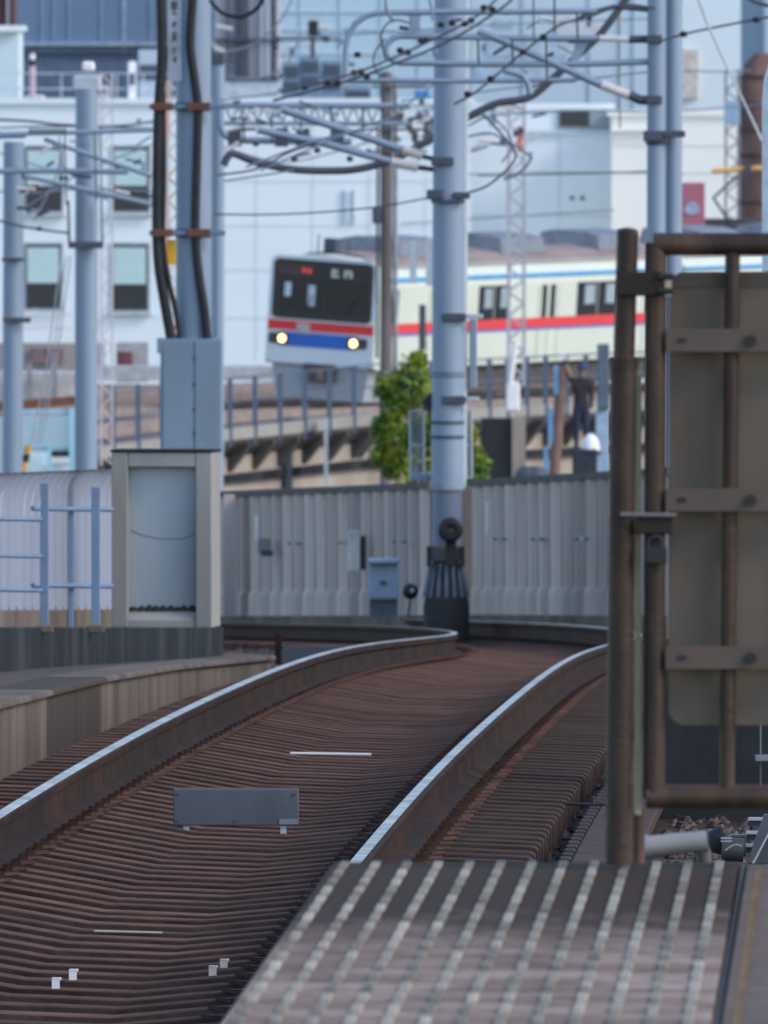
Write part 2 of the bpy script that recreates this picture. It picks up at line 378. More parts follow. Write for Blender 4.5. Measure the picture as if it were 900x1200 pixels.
# ------------------------------------------------------------------ left parapet, plinth, niche, railing, noise barrier
def hpar(Z): return float(np.interp(Z, [55, 82, 92, 101, 114, 120], [2.36, 2.96, 3.19, 3.434, 3.82, 4.0]))
par = thing('concrete_parapet', 'low streaked concrete parapet kerb beside the outer rail', 'parapet', T(90, -1.6, -.3))
joints = [58, 64, 70, 76.3, 86.3, 92, 98, 104, 110, 116.6]
for a, b in zip(joints[:-1], joints[1:]):
    m = MB(); rows = []
    for Z in np.linspace(a + .012, b - .012, 6):
        X = XC(Z); zt = HC - hpar(Z); zb = HC - HT(Z) - .34; w = .30
        rows.append([(X - 1.55, Z, zb), (X - 1.55, Z, zt - .03), (X - 1.515, Z, zt - .025), (X - 1.515, Z, zt - .004), (X - 1.53, Z, zt + .002), (X - 1.55 - w, Z, zt + .002), (X - 1.55 - w, Z, zb)])
    m.loft(rows, True)
    o = m.build('panel', CONC if a != 86.3 else mat('concrete_stained', (.065, .05, .042), .9, 0, .25, 3, .15, streak=.2), par)
    if a == 86.3: o['label'] = 'darker stained parapet panel'
m = MB(); rows = []
for Z in np.linspace(56, 124, 30):
    X = XC(Z); zt = HC - hpar(min(Z, 120)) - .012 - (max(0, Z - 120) * .029); rows.append([(X - 1.86, Z, zt), (X - 5.5, Z, zt)])
m.loft(rows); m.build('left_path', mat('path_gravel', (.105, .085, .075), .95, 0, .3, 5, .5), kind='structure')
pl = thing('plinth', 'dark stained concrete plinth carrying the railing and concrete niche', 'plinth', (-2.1, 105, HC - 3.6))
def plx(Z): return -2.3 + .0528 * (Z - 95)
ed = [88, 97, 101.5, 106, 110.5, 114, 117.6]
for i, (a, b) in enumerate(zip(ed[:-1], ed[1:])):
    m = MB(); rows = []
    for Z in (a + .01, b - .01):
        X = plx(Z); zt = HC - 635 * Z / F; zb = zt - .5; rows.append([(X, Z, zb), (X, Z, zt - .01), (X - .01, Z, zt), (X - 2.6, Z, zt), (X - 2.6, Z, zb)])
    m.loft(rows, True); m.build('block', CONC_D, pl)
# niche
Zn = 116.2; nb = W(194, 736, Zn); RZ = Matrix.Rotation(math.radians(-8), 4, 'Z'); NM = Matrix.Translation((nb.x, Zn + .25, nb.z)) @ RZ
ni = thing('concrete_niche', 'weathered concrete niche with recessed pale panel standing on the plinth', 'concrete niche', nb)
def nbx(x0, x1, y0, y1, z0, z1, name, ma, bev=.006):
    return MB().box(((x0 + x1) / 2, (y0 + y1) / 2, (z0 + z1) / 2), (x1 - x0, y1 - y0, z1 - z0), bev=bev).build(name, ma, ni, M=NM)
w = .345; hn = 1.195
nbx(-w, -w + .11, -.2, .2, 0, hn - .0, 'side_wall', CONC_L); nbx(w - .11, w, -.2, .2, 0, hn, 'side_wall', CONC_L)
nbx(-w + .112, w - .112, -.197, .2, hn - .1, hn - .002, 'lintel', CONC_L); nbx(-w - .008, w + .008, -.21, .21, hn, hn + .018, 'cap', CONC_D)
nbx(-w + .1, w - .1, -.1, -.04, .1, hn - .1, 'back_panel', NICHE)
m = MB(); m.prism([(-w + .112, -.19, 0), (-w + .112, -.19, .05), (-w + .112, -.101, .135), (-w + .112, -.101, 0)], (2 * w - .224, 0, 0)); m.build('sill', CONC_L, ni, M=NM)
m = MB(); m.tube([(-.225, -.1005, .66), (-.15, -.1005, .625), (-.1, -.1005, .618), (-.02, -.1005, .598), (.05, -.1005, .604), (.12, -.1005, .6), (.225, -.1005, .64)], .0025, 4); m.build('crack', CONC_D, ni, M=NM)
m = MB()
for q in range(9):
    x = -.2 + q * .05 + rr.uniform(-.01, .01); m.lathe((x, -.115, .125), [(.032, -.01), (.026, rr.uniform(.0, .012)), (.01, rr.uniform(.013, .03))], 6)
m.build('moss', mat('dark_moss', (.035, .04, .035), .95), ni, M=NM, kind='stuff')
# railing
rg = thing('blue_railing', 'blue grey steel railing posts and rails bolted on the dark plinth', 'railing', W(60, 735, 101))
def post(x, y0, y1, Z, wpx, ma, nm='post'): MB().rect(x - wpx / 2, y0, x + wpx / 2, y1, Z, px(wpx, Z), .004).build(nm, ma, rg)
post(52, 566, 736, 100.6, 9.5, RAILING); post(112, 571, 736, 104.6, 10, RAILING); post(83, 595, 737, 107, 6.5, RAILING)
for y in (609, 652, 692): MB().tube([W(-60, y - 2, 98.5), W(48, y, 100.6)], .014, 8).build('rail', RAILING, rg)
for y in (597, 687): MB().tube([W(38, y - 1, 106.6), W(131, y, 107.3)], .017, 8).build('rail', RAILING, rg)
for x, Z in ((52, 100.4), (112, 104.4)): MB().rect(x - 10, 733, x + 10, 742, Z, .1, .006).build('base_block', CONC, rg)
# noise barrier: ribbed sheets, each a part
nbz = thing('noise_barrier', 'pale lilac ribbed noise barrier with curved top behind the blue railing', 'noise barrier', W(60, 730, 112))
A = W(-90, 716, 107); B = W(150, 714, 121); nsh = 26
for i in range(nsh):
    f0, f1 = i / nsh, (i + 1) / nsh; rows = []
    for fr, push in ((f0 + .03 / nsh, .0), (f0 + .1 / nsh, .004), (f1 - .1 / nsh, .004), (f1 - .03 / nsh, 0)):
        p = A.lerp(B, fr); ztop = lerpz = 0
        col = []
        hh = px(716 - (560 - 8 * fr), p.y); r = .22
        for z in (0, hh - r): col.append((p.x + push, p.y - push, p.z + z))
        for k in range(1, 8):
            a = math.pi / 2 * k / 7 ; col.append((p.x + push * math.cos(a) + .12 * (1 - math.cos(a)), p.y - push * math.cos(a) + .6 * (1 - math.cos(a)), p.z + hh - r + (r + push) * math.sin(a)))
        rows.append(col)
    m = MB(); m.loft(rows, smooth=False); m.build('sheet', LILAC, nbz)
m = MB(); d = (B - A); m.prism([A + Vector((0, .03, .12)), B + Vector((0, .03, .12)), B + Vector((0, 2, .12)), A + Vector((0, 2, .12))], (0, 0, .01)); m.build('backing', LILAC, nbz)
m = MB(); m.prism([A + Vector((0, -.05, .02)), B + Vector((0, -.05, .02)), B + Vector((0, .3, .02)), A + Vector((0, .3, .02))], (0, 0, -.6)); m.build('footing', CONC, nbz)
# post and plate at the parapet's end
MB().rect(322, 741, 330, 779, 117, .04, .003).build('short_post', RUST, label='short rusty steel post at the end of the parapet', category='post')
MB().rect(331, 757, 424, 790, 121, .03, .003).build('end_plate', mat('slate_plate', (.07, .08, .1), .6, .1, .2, 5), label='dark slate plate low beside the outer rail past the parapet end', category='plate')

# ------------------------------------------------------------------ platform end
HP = 1.65
pf = bpy.data.objects.new('platform', None); COL.objects.link(pf); pf.location = (1, 30, 1.1); PINV['platform'] = Matrix.Translation((-1, -30, -1.1)); pf['kind'] = 'structure'
ze = 36.22
def PXe(Z): return -.117 + .0288 * (Z - 36.2)
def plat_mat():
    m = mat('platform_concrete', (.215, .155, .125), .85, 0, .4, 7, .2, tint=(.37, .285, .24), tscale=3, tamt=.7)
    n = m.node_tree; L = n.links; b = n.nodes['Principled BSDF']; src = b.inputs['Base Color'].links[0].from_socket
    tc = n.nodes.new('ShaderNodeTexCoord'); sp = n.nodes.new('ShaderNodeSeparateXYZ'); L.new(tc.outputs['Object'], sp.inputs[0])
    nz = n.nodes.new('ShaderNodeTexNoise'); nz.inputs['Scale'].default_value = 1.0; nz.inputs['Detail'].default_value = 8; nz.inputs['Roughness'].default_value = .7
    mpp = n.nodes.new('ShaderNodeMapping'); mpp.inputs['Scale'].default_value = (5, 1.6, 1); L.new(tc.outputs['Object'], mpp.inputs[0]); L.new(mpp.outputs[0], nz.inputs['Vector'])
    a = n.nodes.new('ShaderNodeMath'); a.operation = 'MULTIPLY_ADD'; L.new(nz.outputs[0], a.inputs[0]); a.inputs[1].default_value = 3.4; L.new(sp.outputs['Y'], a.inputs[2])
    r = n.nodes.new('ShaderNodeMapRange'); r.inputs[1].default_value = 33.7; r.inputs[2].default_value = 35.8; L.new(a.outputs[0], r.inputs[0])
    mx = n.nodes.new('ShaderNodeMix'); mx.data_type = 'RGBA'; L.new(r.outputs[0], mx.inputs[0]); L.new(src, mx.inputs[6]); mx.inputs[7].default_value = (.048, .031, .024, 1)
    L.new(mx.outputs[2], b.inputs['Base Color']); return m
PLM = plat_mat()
zt = HC - HP
def slab(name, x0, x1, Za, Zb, z0, z1, ma):
    m = MB(); rows = []
    for Z in (Za, Zb):
        o = PXe(Z); rows.append([(o + x0, Z, z0), (o + x0, Z, z1 - .012), (o + x0 + .012, Z, z1), (o + x1, Z, z1), (o + x1, Z, z0)])
    m.loft(rows, True); return m.build(name, ma, pf)
pan = [-6, 4, 12, 18, 22, 25, 28, 31.0, 33.6, ze]
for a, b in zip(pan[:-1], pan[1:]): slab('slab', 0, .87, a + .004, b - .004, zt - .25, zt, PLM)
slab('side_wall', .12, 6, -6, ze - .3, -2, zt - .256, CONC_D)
slab('border_slab', .878, 6, -6, ze - .004, zt - .25, zt - .006, mat('platform_border', (.14, .105, .09), .85, 0, .25, 8, .2))
slab('yellow_line', .909, .919, 2, ze - .2, zt - .0055, zt - .0015, mat('yellow_worn', (.3, .17, .06), .7, 0, .3, 6, tint=(.11, .07, .05), tscale=2))
slab('drain_slot', .866, .882, -6, ze - .005, zt - .02, zt - .004, BLACK)
TREAD = mat('tread_grey', (.37, .345, .295), .75, 0, .2, 30, 0, rnd=.35, tint=(.22, .19, .16), tscale=3, tamt=.7)
tm = MB()
for q in (-1, 0, 1): tm.box((q * .006, 0, .003), (.0038, .27, .006))
tm.box((0, 0, .001), (.0168, .285, .002))
t0 = None
for i in range(13):
    for j in range(21):
        Z = ze - .2 - j * .375; X = PXe(Z) + .037 + i * .0661
        M = Matrix.Translation((X, Z, zt + .0006)) @ Matrix.Rotation(-math.atan(.0278), 4, 'Z')
        if t0 is None: t0 = tm.build('tread_strip', TREAD, pf, M=M)
        else:
            c = t0.copy(); COL.objects.link(c); c.matrix_basis = M

# ------------------------------------------------------------------ gate at the platform end
ZG = 35.9
gp = thing('gate_post', 'brown rusty pipe post with sleeve at the platform end', 'gate post', W(728, 1012, ZG))
def cyl(m, x0, y0, x1, y1, rpx, Z, seg=16): m.tube([W(x0, y0, Z), W(x1, y1, Z)], px(rpx, Z), seg)
m = MB(); cyl(m, 735.5, 271, 731, 428, 12.8, ZG); m.build('upper_pipe', GATE, gp)
m = MB(); cyl(m, 731, 424, 724.5, 1013, 16, ZG); m.build('lower_pipe', GATE, gp)
m = MB(); cyl(m, 731, 420, 730.5, 432, 17.5, ZG); m.build('sleeve_collar', GATE, gp)
m = MB(); m.lathe(W(735.5, 271, ZG), [(.0236, -.002), (.02, .004), (.006, .008)], 14); m.build('cap', GATE, gp)
m = MB(); cyl(m, 748.5, 948, 748.5, 1012, 7.5, ZG + .05); m.build('stub_pipe', mat('stub_red', (.15, .085, .07), .6, .2), gp)
gs = thing('cream_strip', 'pale cream vertical strip hanging in the gap beside the gate post', 'strip', W(748, 950, ZG + .06))
MB().rect(744, 440, 752, 955, ZG + .03, .01).build('strip', CREAM_STRIP, gs)
gt = thing('platform_gate', 'brown tubular steel gate with a grey sheet panel closing the platform end', 'gate', W(840, 948, ZG))
m = MB(); cyl(m, 765, 286, 1120, 286, 13.5, ZG); m.build('top_rail', GATE, gt)
m = MB(); cyl(m, 769, 284, 766, 936, 13, ZG); m.build('stile', GATE, gt)
m = MB(); cyl(m, 1112, 284, 1110, 936, 13, ZG); m.build('stile', GATE, gt)
m = MB(); cyl(m, 757, 934, 1120, 934, 14, ZG); m.build('bottom_rail', GATE, gt)
for x in (858, 962, 1040):
    m = MB(); cyl(m, x + .5, 296, x - 6, 924, 9, ZG); m.build('bar', GATE, gt)
m = MB(); m.rect(722, 318, 777, 347, ZG - .034, .012, .003); m.build('hinge_plate', mat('hinge_brown', (.024, .018, .015), .6, .2), gt)
for y in (324, 341):
    m = MB(); m.lathe(W(777, y, ZG - .036), [(.007, -.01), (.007, .02)], 8, 'X'); m.build('bolt', BLACK, gt)
m = MB(); m.rect(779, 320, 787, 347, ZG - .02, .01); m.build('lug', mat('lug_pale', (.4, .36, .28), .6), gt)
m = MB(); m.tube([W(727, 603, ZG - .04), W(793, 604, ZG - .04)], px(3, ZG), 8); m.build('latch_bolt', mat('latch_grey', (.2, .19, .18), .4, .5), gt)
m = MB(); m.rect(745, 606, 789, 626, ZG - .035, .02, .003); m.build('latch_plate', MATS['hinge_brown'], gt)
m = MB(); m.rect(756, 641, 782, 661, ZG - .045, .02, .003); m.tube([W(760, 643, ZG - .035), W(760, 632, ZG - .035), W(769, 628, ZG - .035), W(776, 632, ZG - .035), W(776, 643, ZG - .035)], .005, 6); m.build('padlock', BLACK, gt)
bdp = gt
a = W(784, 850, ZG + .03); c = W(1090, 318, ZG + .03); r = .035; poly = []
for cx, cz, s0_ in ((c.x - r, c.z - r, 0), (a.x + r, c.z - r, 90), (a.x + r, a.z + r, 180), (c.x - r, a.z + r, 270)):
    for k in range(6):
        w_ = math.radians(s0_ + 18 * k); poly.append((cx + r * math.cos(w_), ZG + .03, cz + r * math.sin(w_)))
MB().prism(poly, (0, .004, 0)).build('sheet', PANELG, bdp)
MB().rect(786, 322, 1085, 336, ZG + .0265, .003).build('rim', FLATB, bdp)
for y in (399, 586, 771):
    m = MB(); m.rect(780, y - 13.5, 1105, y + 13.5, ZG - .026, .005, .001); fb = m.build('flat_bar', FLATB, bdp)
    for x, nm in ((799, 'slot'), (880, 'bolt'), (1000, 'bolt')):
        rx = 6 if nm == 'slot' else 6.5; ry = 3.2 if nm == 'slot' else 6.5; p = W(x, y, ZG - .0275)
        pts = [(p.x + px(rx, ZG) * math.cos(q * .5236), p.y, p.z + px(ry, ZG) * math.sin(q * .5236)) for q in range(12)]
        MB().prism(pts, (0, .001 if nm == 'slot' else -.008, 0)).build(nm, BLACK, fb)
# past the platform end on the right
cdp = thing('conduit_pipe', 'pale grey conduit pipe with an elbow lying past the platform end', 'pipe', W(790, 1000, 37.5))
m = MB(); m.tube([W(757, 993, 37.5), W(790, 989.5, 37.5), W(829, 986, 37.5)], px(12.5, 37.5), 14); m.build('pipe', PVC, cdp)
m = MB(); m.tube([W(822, 992, 37.6), W(826, 1000, 37.6), W(826, 1035, 37.6)], px(8, 37.5), 12); m.build('leg', mat('conduit_leg', (.12, .115, .115), .7), cdp)
m = MB(); m.tube([W(752, 993.5, 37.5), W(762, 992.5, 37.5)], px(14, 37.5), 14); m.build('socket', PVC, cdp)
lw = thing('retaining_wall', 'dark blue grey low retaining wall seen under the gate', 'wall', (2.8, 84, HC - 3.5))
m = MB(); a = W(758, 925, 80); m.box((a.x + 2.4, 80.15, HC - 3.25), (4.8, .3, 1.3), bev=.02); m.build('wall', mat('slate_wall', (.028, .03, .034), .85, 0, .2, 3, .1), lw)
m = MB(); m.rect(886, 887, 925, 892, 79.6, .25); m.build('bracket', mat('bracket_grey', (.2, .21, .24), .6), lw)
m = MB(); m.rect(891, 840, 892.6, 925, 79.7, .02); m.build('cable_clip', MATS['bracket_grey'], lw)
jb = thing('point_motor', 'dark rounded drainage fitting with pale edges on the ballast', 'fitting', W(862, 1004, 64))
p = W(862, 990, 64)
m = MB(); m.tube([W(838, 1000, 64), W(842, 984, 64), W(850, 981, 64)], [.03, .05, .05], 12); m.build('elbow', BLACK, jb)
m = MB(); m.tube([W(846, 995, 63.9), W(872, 997, 63.9)], .045, 14); m.build('body', mat('fitting_dark', (.05, .052, .06), .5), jb)
for y in (983, 986.5): MB().rect(845, y - 1, 858, y + .6, 63.82, .02).build('rib', mat('edge_pale', (.32, .31, .34), .4), jb)
m = MB(); m.rect(855, 979, 876, 1004, 64.1, .1, .006); m.build('box', MATS['fitting_dark'], jb)
m = MB(); m.tube([W(850, 997, 63.8), W(857, 992, 63.8), W(863, 990, 63.8), W(870, 992, 63.8)], .003, 5); m.build('wire', MATS['edge_pale'], jb)
ld = thing('ladder', 'short dark steel ladder with bright rung edges leaning by a sloped beam', 'ladder', W(892, 1010, 64))
for y, x0, x1 in ((960, 877.5, 897), (976, 874.5, 893), (991, 874, 889)):
    MB().rect(x0, y - 1.6, x1, y + 1.8, 64, .03).build('rung', mat('rung_pale', (.5, .5, .52), .4, .3), ld)
    MB().rect(x0 + .5, y + 2.2, x1, y + 9, 64.02, .02).build('tread', mat('tread_blue', (.05, .06, .085), .5), ld)
m = MB(); m.prism([W(876, 1012, 63.9), W(886, 1012, 63.9), W(908, 955, 63.9), W(896, 955, 63.9)], (0, .06, 0)); m.build('sloped_beam', mat('beam_slate', (.085, .088, .105), .6), ld)
m = MB(); m.prism([W(882, 1012, 63.85), W(884, 1012, 63.85), W(906, 970, 63.85), W(904, 970, 63.85)], (0, .02, 0)); m.build('edge_strip', MATS['rung_pale'], ld)
m = MB(); m.prism([W(886.5, 1012, 64), W(930, 1012, 64), W(930, 950, 64), W(911, 955, 64)], (0, .02, 0)); m.build('side_plate', MATS['tread_blue'], ld)

# ------------------------------------------------------------------ ribbed concrete fence behind the track
def fence(name, label, pts, n, loc):
    """pts: (x, ytop, ybase, Z) at both ends; n slats"""
    t = thing(name, label, 'fence', loc, 'ribbed concrete fences beside the track')
    (xa, ta, ba, Za), (xb, tb, bb, Zb_) = pts
    A0, A1, B0, B1 = W(xa, ba, Za), W(xa, ta, Za), W(xb, bb, Zb_), W(xb, tb, Zb_)
    base = None
    for i in range(n):
        f0 = (i + .0) / n; f1 = (i + 1.0) / n; m = MB(); rows = []
        dirv = (B0 - A0).normalized(); nv = Vector((dirv.y, -dirv.x, 0)).normalized()
        if nv.y > 0: nv = -nv
        for fr, push in ((f0 + .05 / n, .0), (f0 + .22 / n, .07), (f0 + .55 / n, .07), (f0 + .72 / n, 0.0)):
            lo = A0.lerp(B0, fr); hi = A1.lerp(B1, fr); rows.append([lo + nv * push + Vector((0, 0, .0)), lo + nv * push + Vector((0, 0, .22)), lo + nv * (push * .7) + Vector((0, 0, .3)), hi + nv * push * .8])
        m.loft(rows); m.build('slat', FENCE, t)
    m = MB(); m.prism([A0, B0, B1, A1], -nv * .06); m.build('back_slab', mat('fence_back', (.13, .105, .095), .9, 0, .2, 3, streak=.2), t)  # slab coloured darker to stand in for shade between the ribs
    m = MB(); up = Vector((0, 0, .07)); m.prism([A1 + nv * .07, B1 + nv * .07, B1 + nv * .07 + up, A1 + nv * .07 + up], -nv * .16); m.build('cap_rail', mat('fence_cap', (.11, .108, .115), .9, 0, .2, 4), t)
    m = MB(); dn = Vector((0, 0, -1.2)); m.prism([A0 + nv * .08, B0 + nv * .08, B0 + nv * .08 + dn, A0 + nv * .08 + dn], -nv * .2); m.build('footing', CONC, t)
    return t
fl = fence('concrete_fence', 'ribbed grey concrete fence between niche and central mast', [(258, 583, 722, 194), (508, 573, 721, 181)], 19, W(380, 722, 187))
fr_ = fence('concrete_fence', 'ribbed grey concrete fence between central mast and gate post', [(556, 570, 720, 180), (790, 556, 722, 166)], 17, W(650, 722, 173))
MB().rect(505, 571, 562, 722, 181.5, .2).build('fence_post', mat('post_brownish', (.16, .135, .125), .9, 0, .2, 3, streak=.2), label='brownish concrete fence post behind the central mast', category='fence post')
m = MB(); m.rect(262, 580, 275, 722, 192, .2); m.build('fence_post', FENCE, label='grey concrete fence post beside the niche', category='fence post')
for i, (x, y, Zf) in enumerate(((345, 637, 188.6), (405, 636, 185.4), (468, 635, 182), (586, 632, 177), (630, 632, 174.6), (682, 632, 171))):
    t = thing('fence_bracket', ('cable bracket on the fence beside the white conduit', 'cable bracket on the fence beside the off white equipment box', 'cable bracket on the fence above the small black lamp', 'cable bracket on the fence under the white vertical tube', 'middle cable bracket on the fence between tube and gate post', 'cable bracket on the fence beside the gate post')[i], 'bracket', W(x, y, Zf), 'cable brackets on the concrete fence')
    m = MB(); m.rect(x - 8, y - 1, x + 8, y + 1.2, Zf - .1, .03); m.build('arm', STEEL_D, t)
    m = MB(); m.rect(x - 3, y - 4, x + 3, y + 3, Zf - .13, .03, .004); m.build('clamp', STEEL_L, t)
t = thing('white_conduit', 'white conduit dropping into a small junction box on the fence', 'conduit', W(303, 640, 190))
MB().tube([W(301, 604, 190.2), W(301, 633, 190.2), W(306, 637, 190.2), W(312, 638, 190.2)], .02, 8).build('pipe', WHITE, t); MB().rect(302, 631, 318, 648, 190, .08, .006).build('junction_box', CONC_L, t)
MB().rect(306, 645, 320, 652, 189.9, .05).build('cover', STEEL_D, t)
MB().rect(569.5, 588, 573, 626, 177.6, .05, .008).build('white_tube', WHITE, label='short white vertical tube on the fence right of the mast', category='tube')
t = thing('equipment_box', 'tall off white equipment box fixed on the concrete fence', 'equipment box', W(417, 670, 184.6))
MB().rect(408, 622, 422, 670, 184.3, .18, .01).build('box', mat('offwhite', (.62, .62, .6), .6), t); MB().rect(422.5, 628, 429, 668, 184.4, .14, .01).build('side_door', STEEL_D, t)
t = thing('trackside_cabinet', 'light blue trackside cabinet at the foot of the concrete fence', 'cabinet', W(449, 722, 179))
MB().rect(432, 655, 467, 702, 178.6, .25, .012).build('body', mat('cab_blue', (.27, .36, .48), .5, 0, .06, 2), t)
MB().rect(433, 703, 466, 724, 178.7, .22).build('pedestal', mat('ped_grey', (.13, .15, .19), .8), t)
MB().rect(431, 655, 468, 661, 178.5, .28, .01).build('lid', mat('lid_blue', (.2, .27, .37), .5), t)
MB().rect(446, 681, 452, 684.5, 178.55, .04).build('lock', BLACK, t)
t = thing('track_lamp', 'small black round lamp on a stake near the blue cabinet', 'lamp', W(481, 722, 176))
MB().lathe(W(481, 693, 176), [(.02, -.06), (.075, -.05), (.085, 0), (.07, .04)], 14, 'Y').build('lamp_head', BLACK, t); MB().tube([W(481, 700, 176), W(478, 724, 176)], .014, 6).build('stake', RUBBER, t)
MB().lathe(W(483, 692, 175.93), [(.018, -.012), (.022, 0)], 10, 'Y').build('lens', STEEL_L, t)

# ------------------------------------------------------------------ masts
def insulator(m, a, b, r0=.03, r1=.06, n=8):
    a = Vector(a); b = Vector(b); pts = []; rr_ = []
    for i in range(n):
        for q, r in ((0, r0), (.35, r1), (.6, r1), (.95, r0)): pts.append(a.lerp(b, (i + q) / n)); rr_.append(r)
    m.tube(pts, rr_, 10)
def band(t, x0, x1, y, Z, ma=None, h=9, thick=.06):
    m = MB(); m.rect(x0, y - h / 2, x1, y + h / 2, Z - thick, thick * .6, .006); m.build('band', ma or STEEL_D, t)
# central mast
ZC = 172.0
cm_ = thing('catenary_mast', 'tall blue grey tubular mast on a dark flared base in front of the fence', 'mast', W(525, 722, ZC))
m = MB(); m.tube([W(523.5, 640, ZC), W(524, 574, ZC)], px(17.5, ZC), 24); m.build('lower_pole', mat('pole_slate', (.15, .19, .26), .5, .1, .08, 3), cm_)
m = MB(); m.tube([W(524, 574, ZC), W(525.5, 300, ZC), W(528, -60, ZC)], px(19, ZC), 24); m.build('pole', STEEL, cm_)
m = MB(); m.tube([W(542, 570, ZC + .1), W(545.5, -60, ZC + .1)], px(4.5, ZC), 10); m.build('lit_edge', STEEL_L, cm_)  # pale tube stands in for the sunlit right edge of the mast
for y in (495, 512): 
    m = MB(); m.tube([W(524.6, y - 2, ZC), W(524.6, y + 2, ZC)], px(19.8, ZC), 24); m.build('ring', STEEL_D, cm_)
for y in (437, 441): 
    m = MB(); m.tube([W(525, y - .8, ZC), W(525, y + .8, ZC)], px(19.6, ZC), 24); m.build('ring', STEEL_D, cm_)
m = MB(); m.tube([W(524, 566, ZC), W(524, 574, ZC)], px(20.5, ZC), 24); m.build('collar', mat('collar_grey', (.24, .28, .34), .6), cm_)
basem = mat('base_dark', (.045, .044, .046), .8, 0, .25, 4)
m = MB(); m.lathe(W(523, 724, ZC), [(px(27, ZC), -.4), (px(27, ZC), px(14, ZC)), (px(25, ZC), px(24, ZC)), (px(15.5, ZC), px(58, ZC)), (px(15.5, ZC), px(80, ZC))], 20); m.build('flared_base', basem, cm_)
for k in range(9):
    a = math.pi * (1 + k / 8.); p0 = W(523, 700, ZC) + Vector((math.cos(a) * px(26, ZC), math.sin(a) * px(26, ZC), 0)); p1 = W(523, 660, ZC) + Vector((math.cos(a) * px(18, ZC), math.sin(a) * px(18, ZC), 0))
    MB().tube([p0, p1], .02, 5).build('rib', mat('rib_blue', (.12, .15, .19), .6), cm_)
MB().rect(505, 640, 543, 658, ZC - .16, .1, .01).build('clamp_box', mat('clampbox', (.09, .095, .11), .6), cm_)
for x in (502, 542): MB().rect(x - 2, 640, x + 2.5, 664, ZC - .18, .08).build('clamp_arm', BLACK, cm_)
# arms of the central mast (pull to the left)
m = MB(); m.tube([W(330, 128, ZC), W(400, 151, ZC), W(474, 176, ZC)], px(4.6, ZC), 10); m.build('strut', STEEL, cm_)
m = MB(); insulator(m, W(472, 175, ZC), W(495, 183, ZC)); m.build('insulator', INSUL, cm_)
m = MB(); m.tube([W(494, 183, ZC), W(512, 187, ZC)], px(3, ZC), 8); m.build('insulator_cap', STEEL_D, cm_)
m = MB(); m.tube([W(302, 152, ZC), W(380, 168, ZC), W(460, 190, ZC)], px(4.4, ZC), 10); m.build('strut', STEEL, cm_)
m = MB(); insulator(m, W(458, 189.5, ZC), W(490, 196, ZC)); m.build('insulator', INSUL, cm_)
m = MB(); m.tube([W(489, 196, ZC), W(512, 199, ZC)], px(3.2, ZC), 8); m.build('insulator_cap', STEEL_D, cm_)
m = MB(); m.rect(505, 184, 532, 194, ZC - .2, .08, .01); m.build('band', STEEL_D, cm_)
m = MB(); m.rect(500, 222, 519, 234, ZC - .2, .1, .012); m.rect(531, 225, 551, 233, ZC - .2, .1, .012); m.build('band', STEEL_D, cm_)
m = MB(); m.rect(505, 234, 545, 238, ZC - .2, .06, .008); m.build('band', STEEL_D, cm_)
for y, x1 in ((372, 566), (469, 562)):
    m = MB(); m.rect(518, y - 5, 546, y + 5, ZC - .19, .07, .01); m.build('band', STEEL_D, cm_)
    m = MB(); m.rect(546, y - 4, x1, y + 1.5, ZC - .15, .07, .008); m.build('side_arm', STEEL_L, cm_)
m = MB(); m.rect(550, 374, 559, 455, ZC + .05, .06, .01); m.build('side_duct', STEEL, cm_)
m = MB(); m.prism([W(494, 471, ZC), W(509, 455, ZC), W(509, 487, ZC)], (0, .25, 0)); m.build('signal_hood', BLACK, cm_)
# cages either side of the mast
for x0, x1, nm in ((480, 496, 0), (545, 552, 1)):
    m = MB()
    for x in (x0, x1): m.tube([W(x, 482, ZC + .3), W(x + 1, 560, ZC + .3)], .012, 6)
    for y in (482, 522, 560): m.tube([W(x0, y, ZC + .3), W(x1 + 1, y, ZC + .3)], .012, 6)
    m.build('cage_frame', STEEL_L, cm_)
    m = MB()
    for q in range(1, 6): x = x0 + (x1 - x0) * q / 6.; m.tube([W(x, 482, ZC + .3), W(x + 1, 560, ZC + .3)], .0045, 4)
    for q in range(1, 26): y = 482 + 78 * q / 26.; m.tube([W(x0, y, ZC + .3), W(x1 + 1, y, ZC + .3)], .0035, 4)
    m.build('mesh', STEEL, cm_)
m = MB(); m.rect(480, 555, 510, 563, ZC + .2, .2, .01); m.build('cage_floor', STEEL, cm_)
rep = thing('round_signal', 'round black signal lamp hanging in front of the mast base', 'signal', W(528, 640, ZC - .3))
m = MB(); m.lathe(W(528, 621, ZC - .4), [(.11, .14), (.125, .1), (.125, -.02), (.115, -.05), (.05, -.045), (.03, -.03)], 24, 'Y'); m.build('hood', BLACK, rep)
m = MB(); m.lathe(W(529, 622, ZC - .47), [(.03, .02), (.026, 0)], 12, 'Y'); m.build('lens', mat('lens_dark', (.07, .06, .05), .15), rep)
m = MB(); m.rect(522, 634, 535, 664, ZC - .3, .08, .01); m.build('bracket', BLACK, rep)

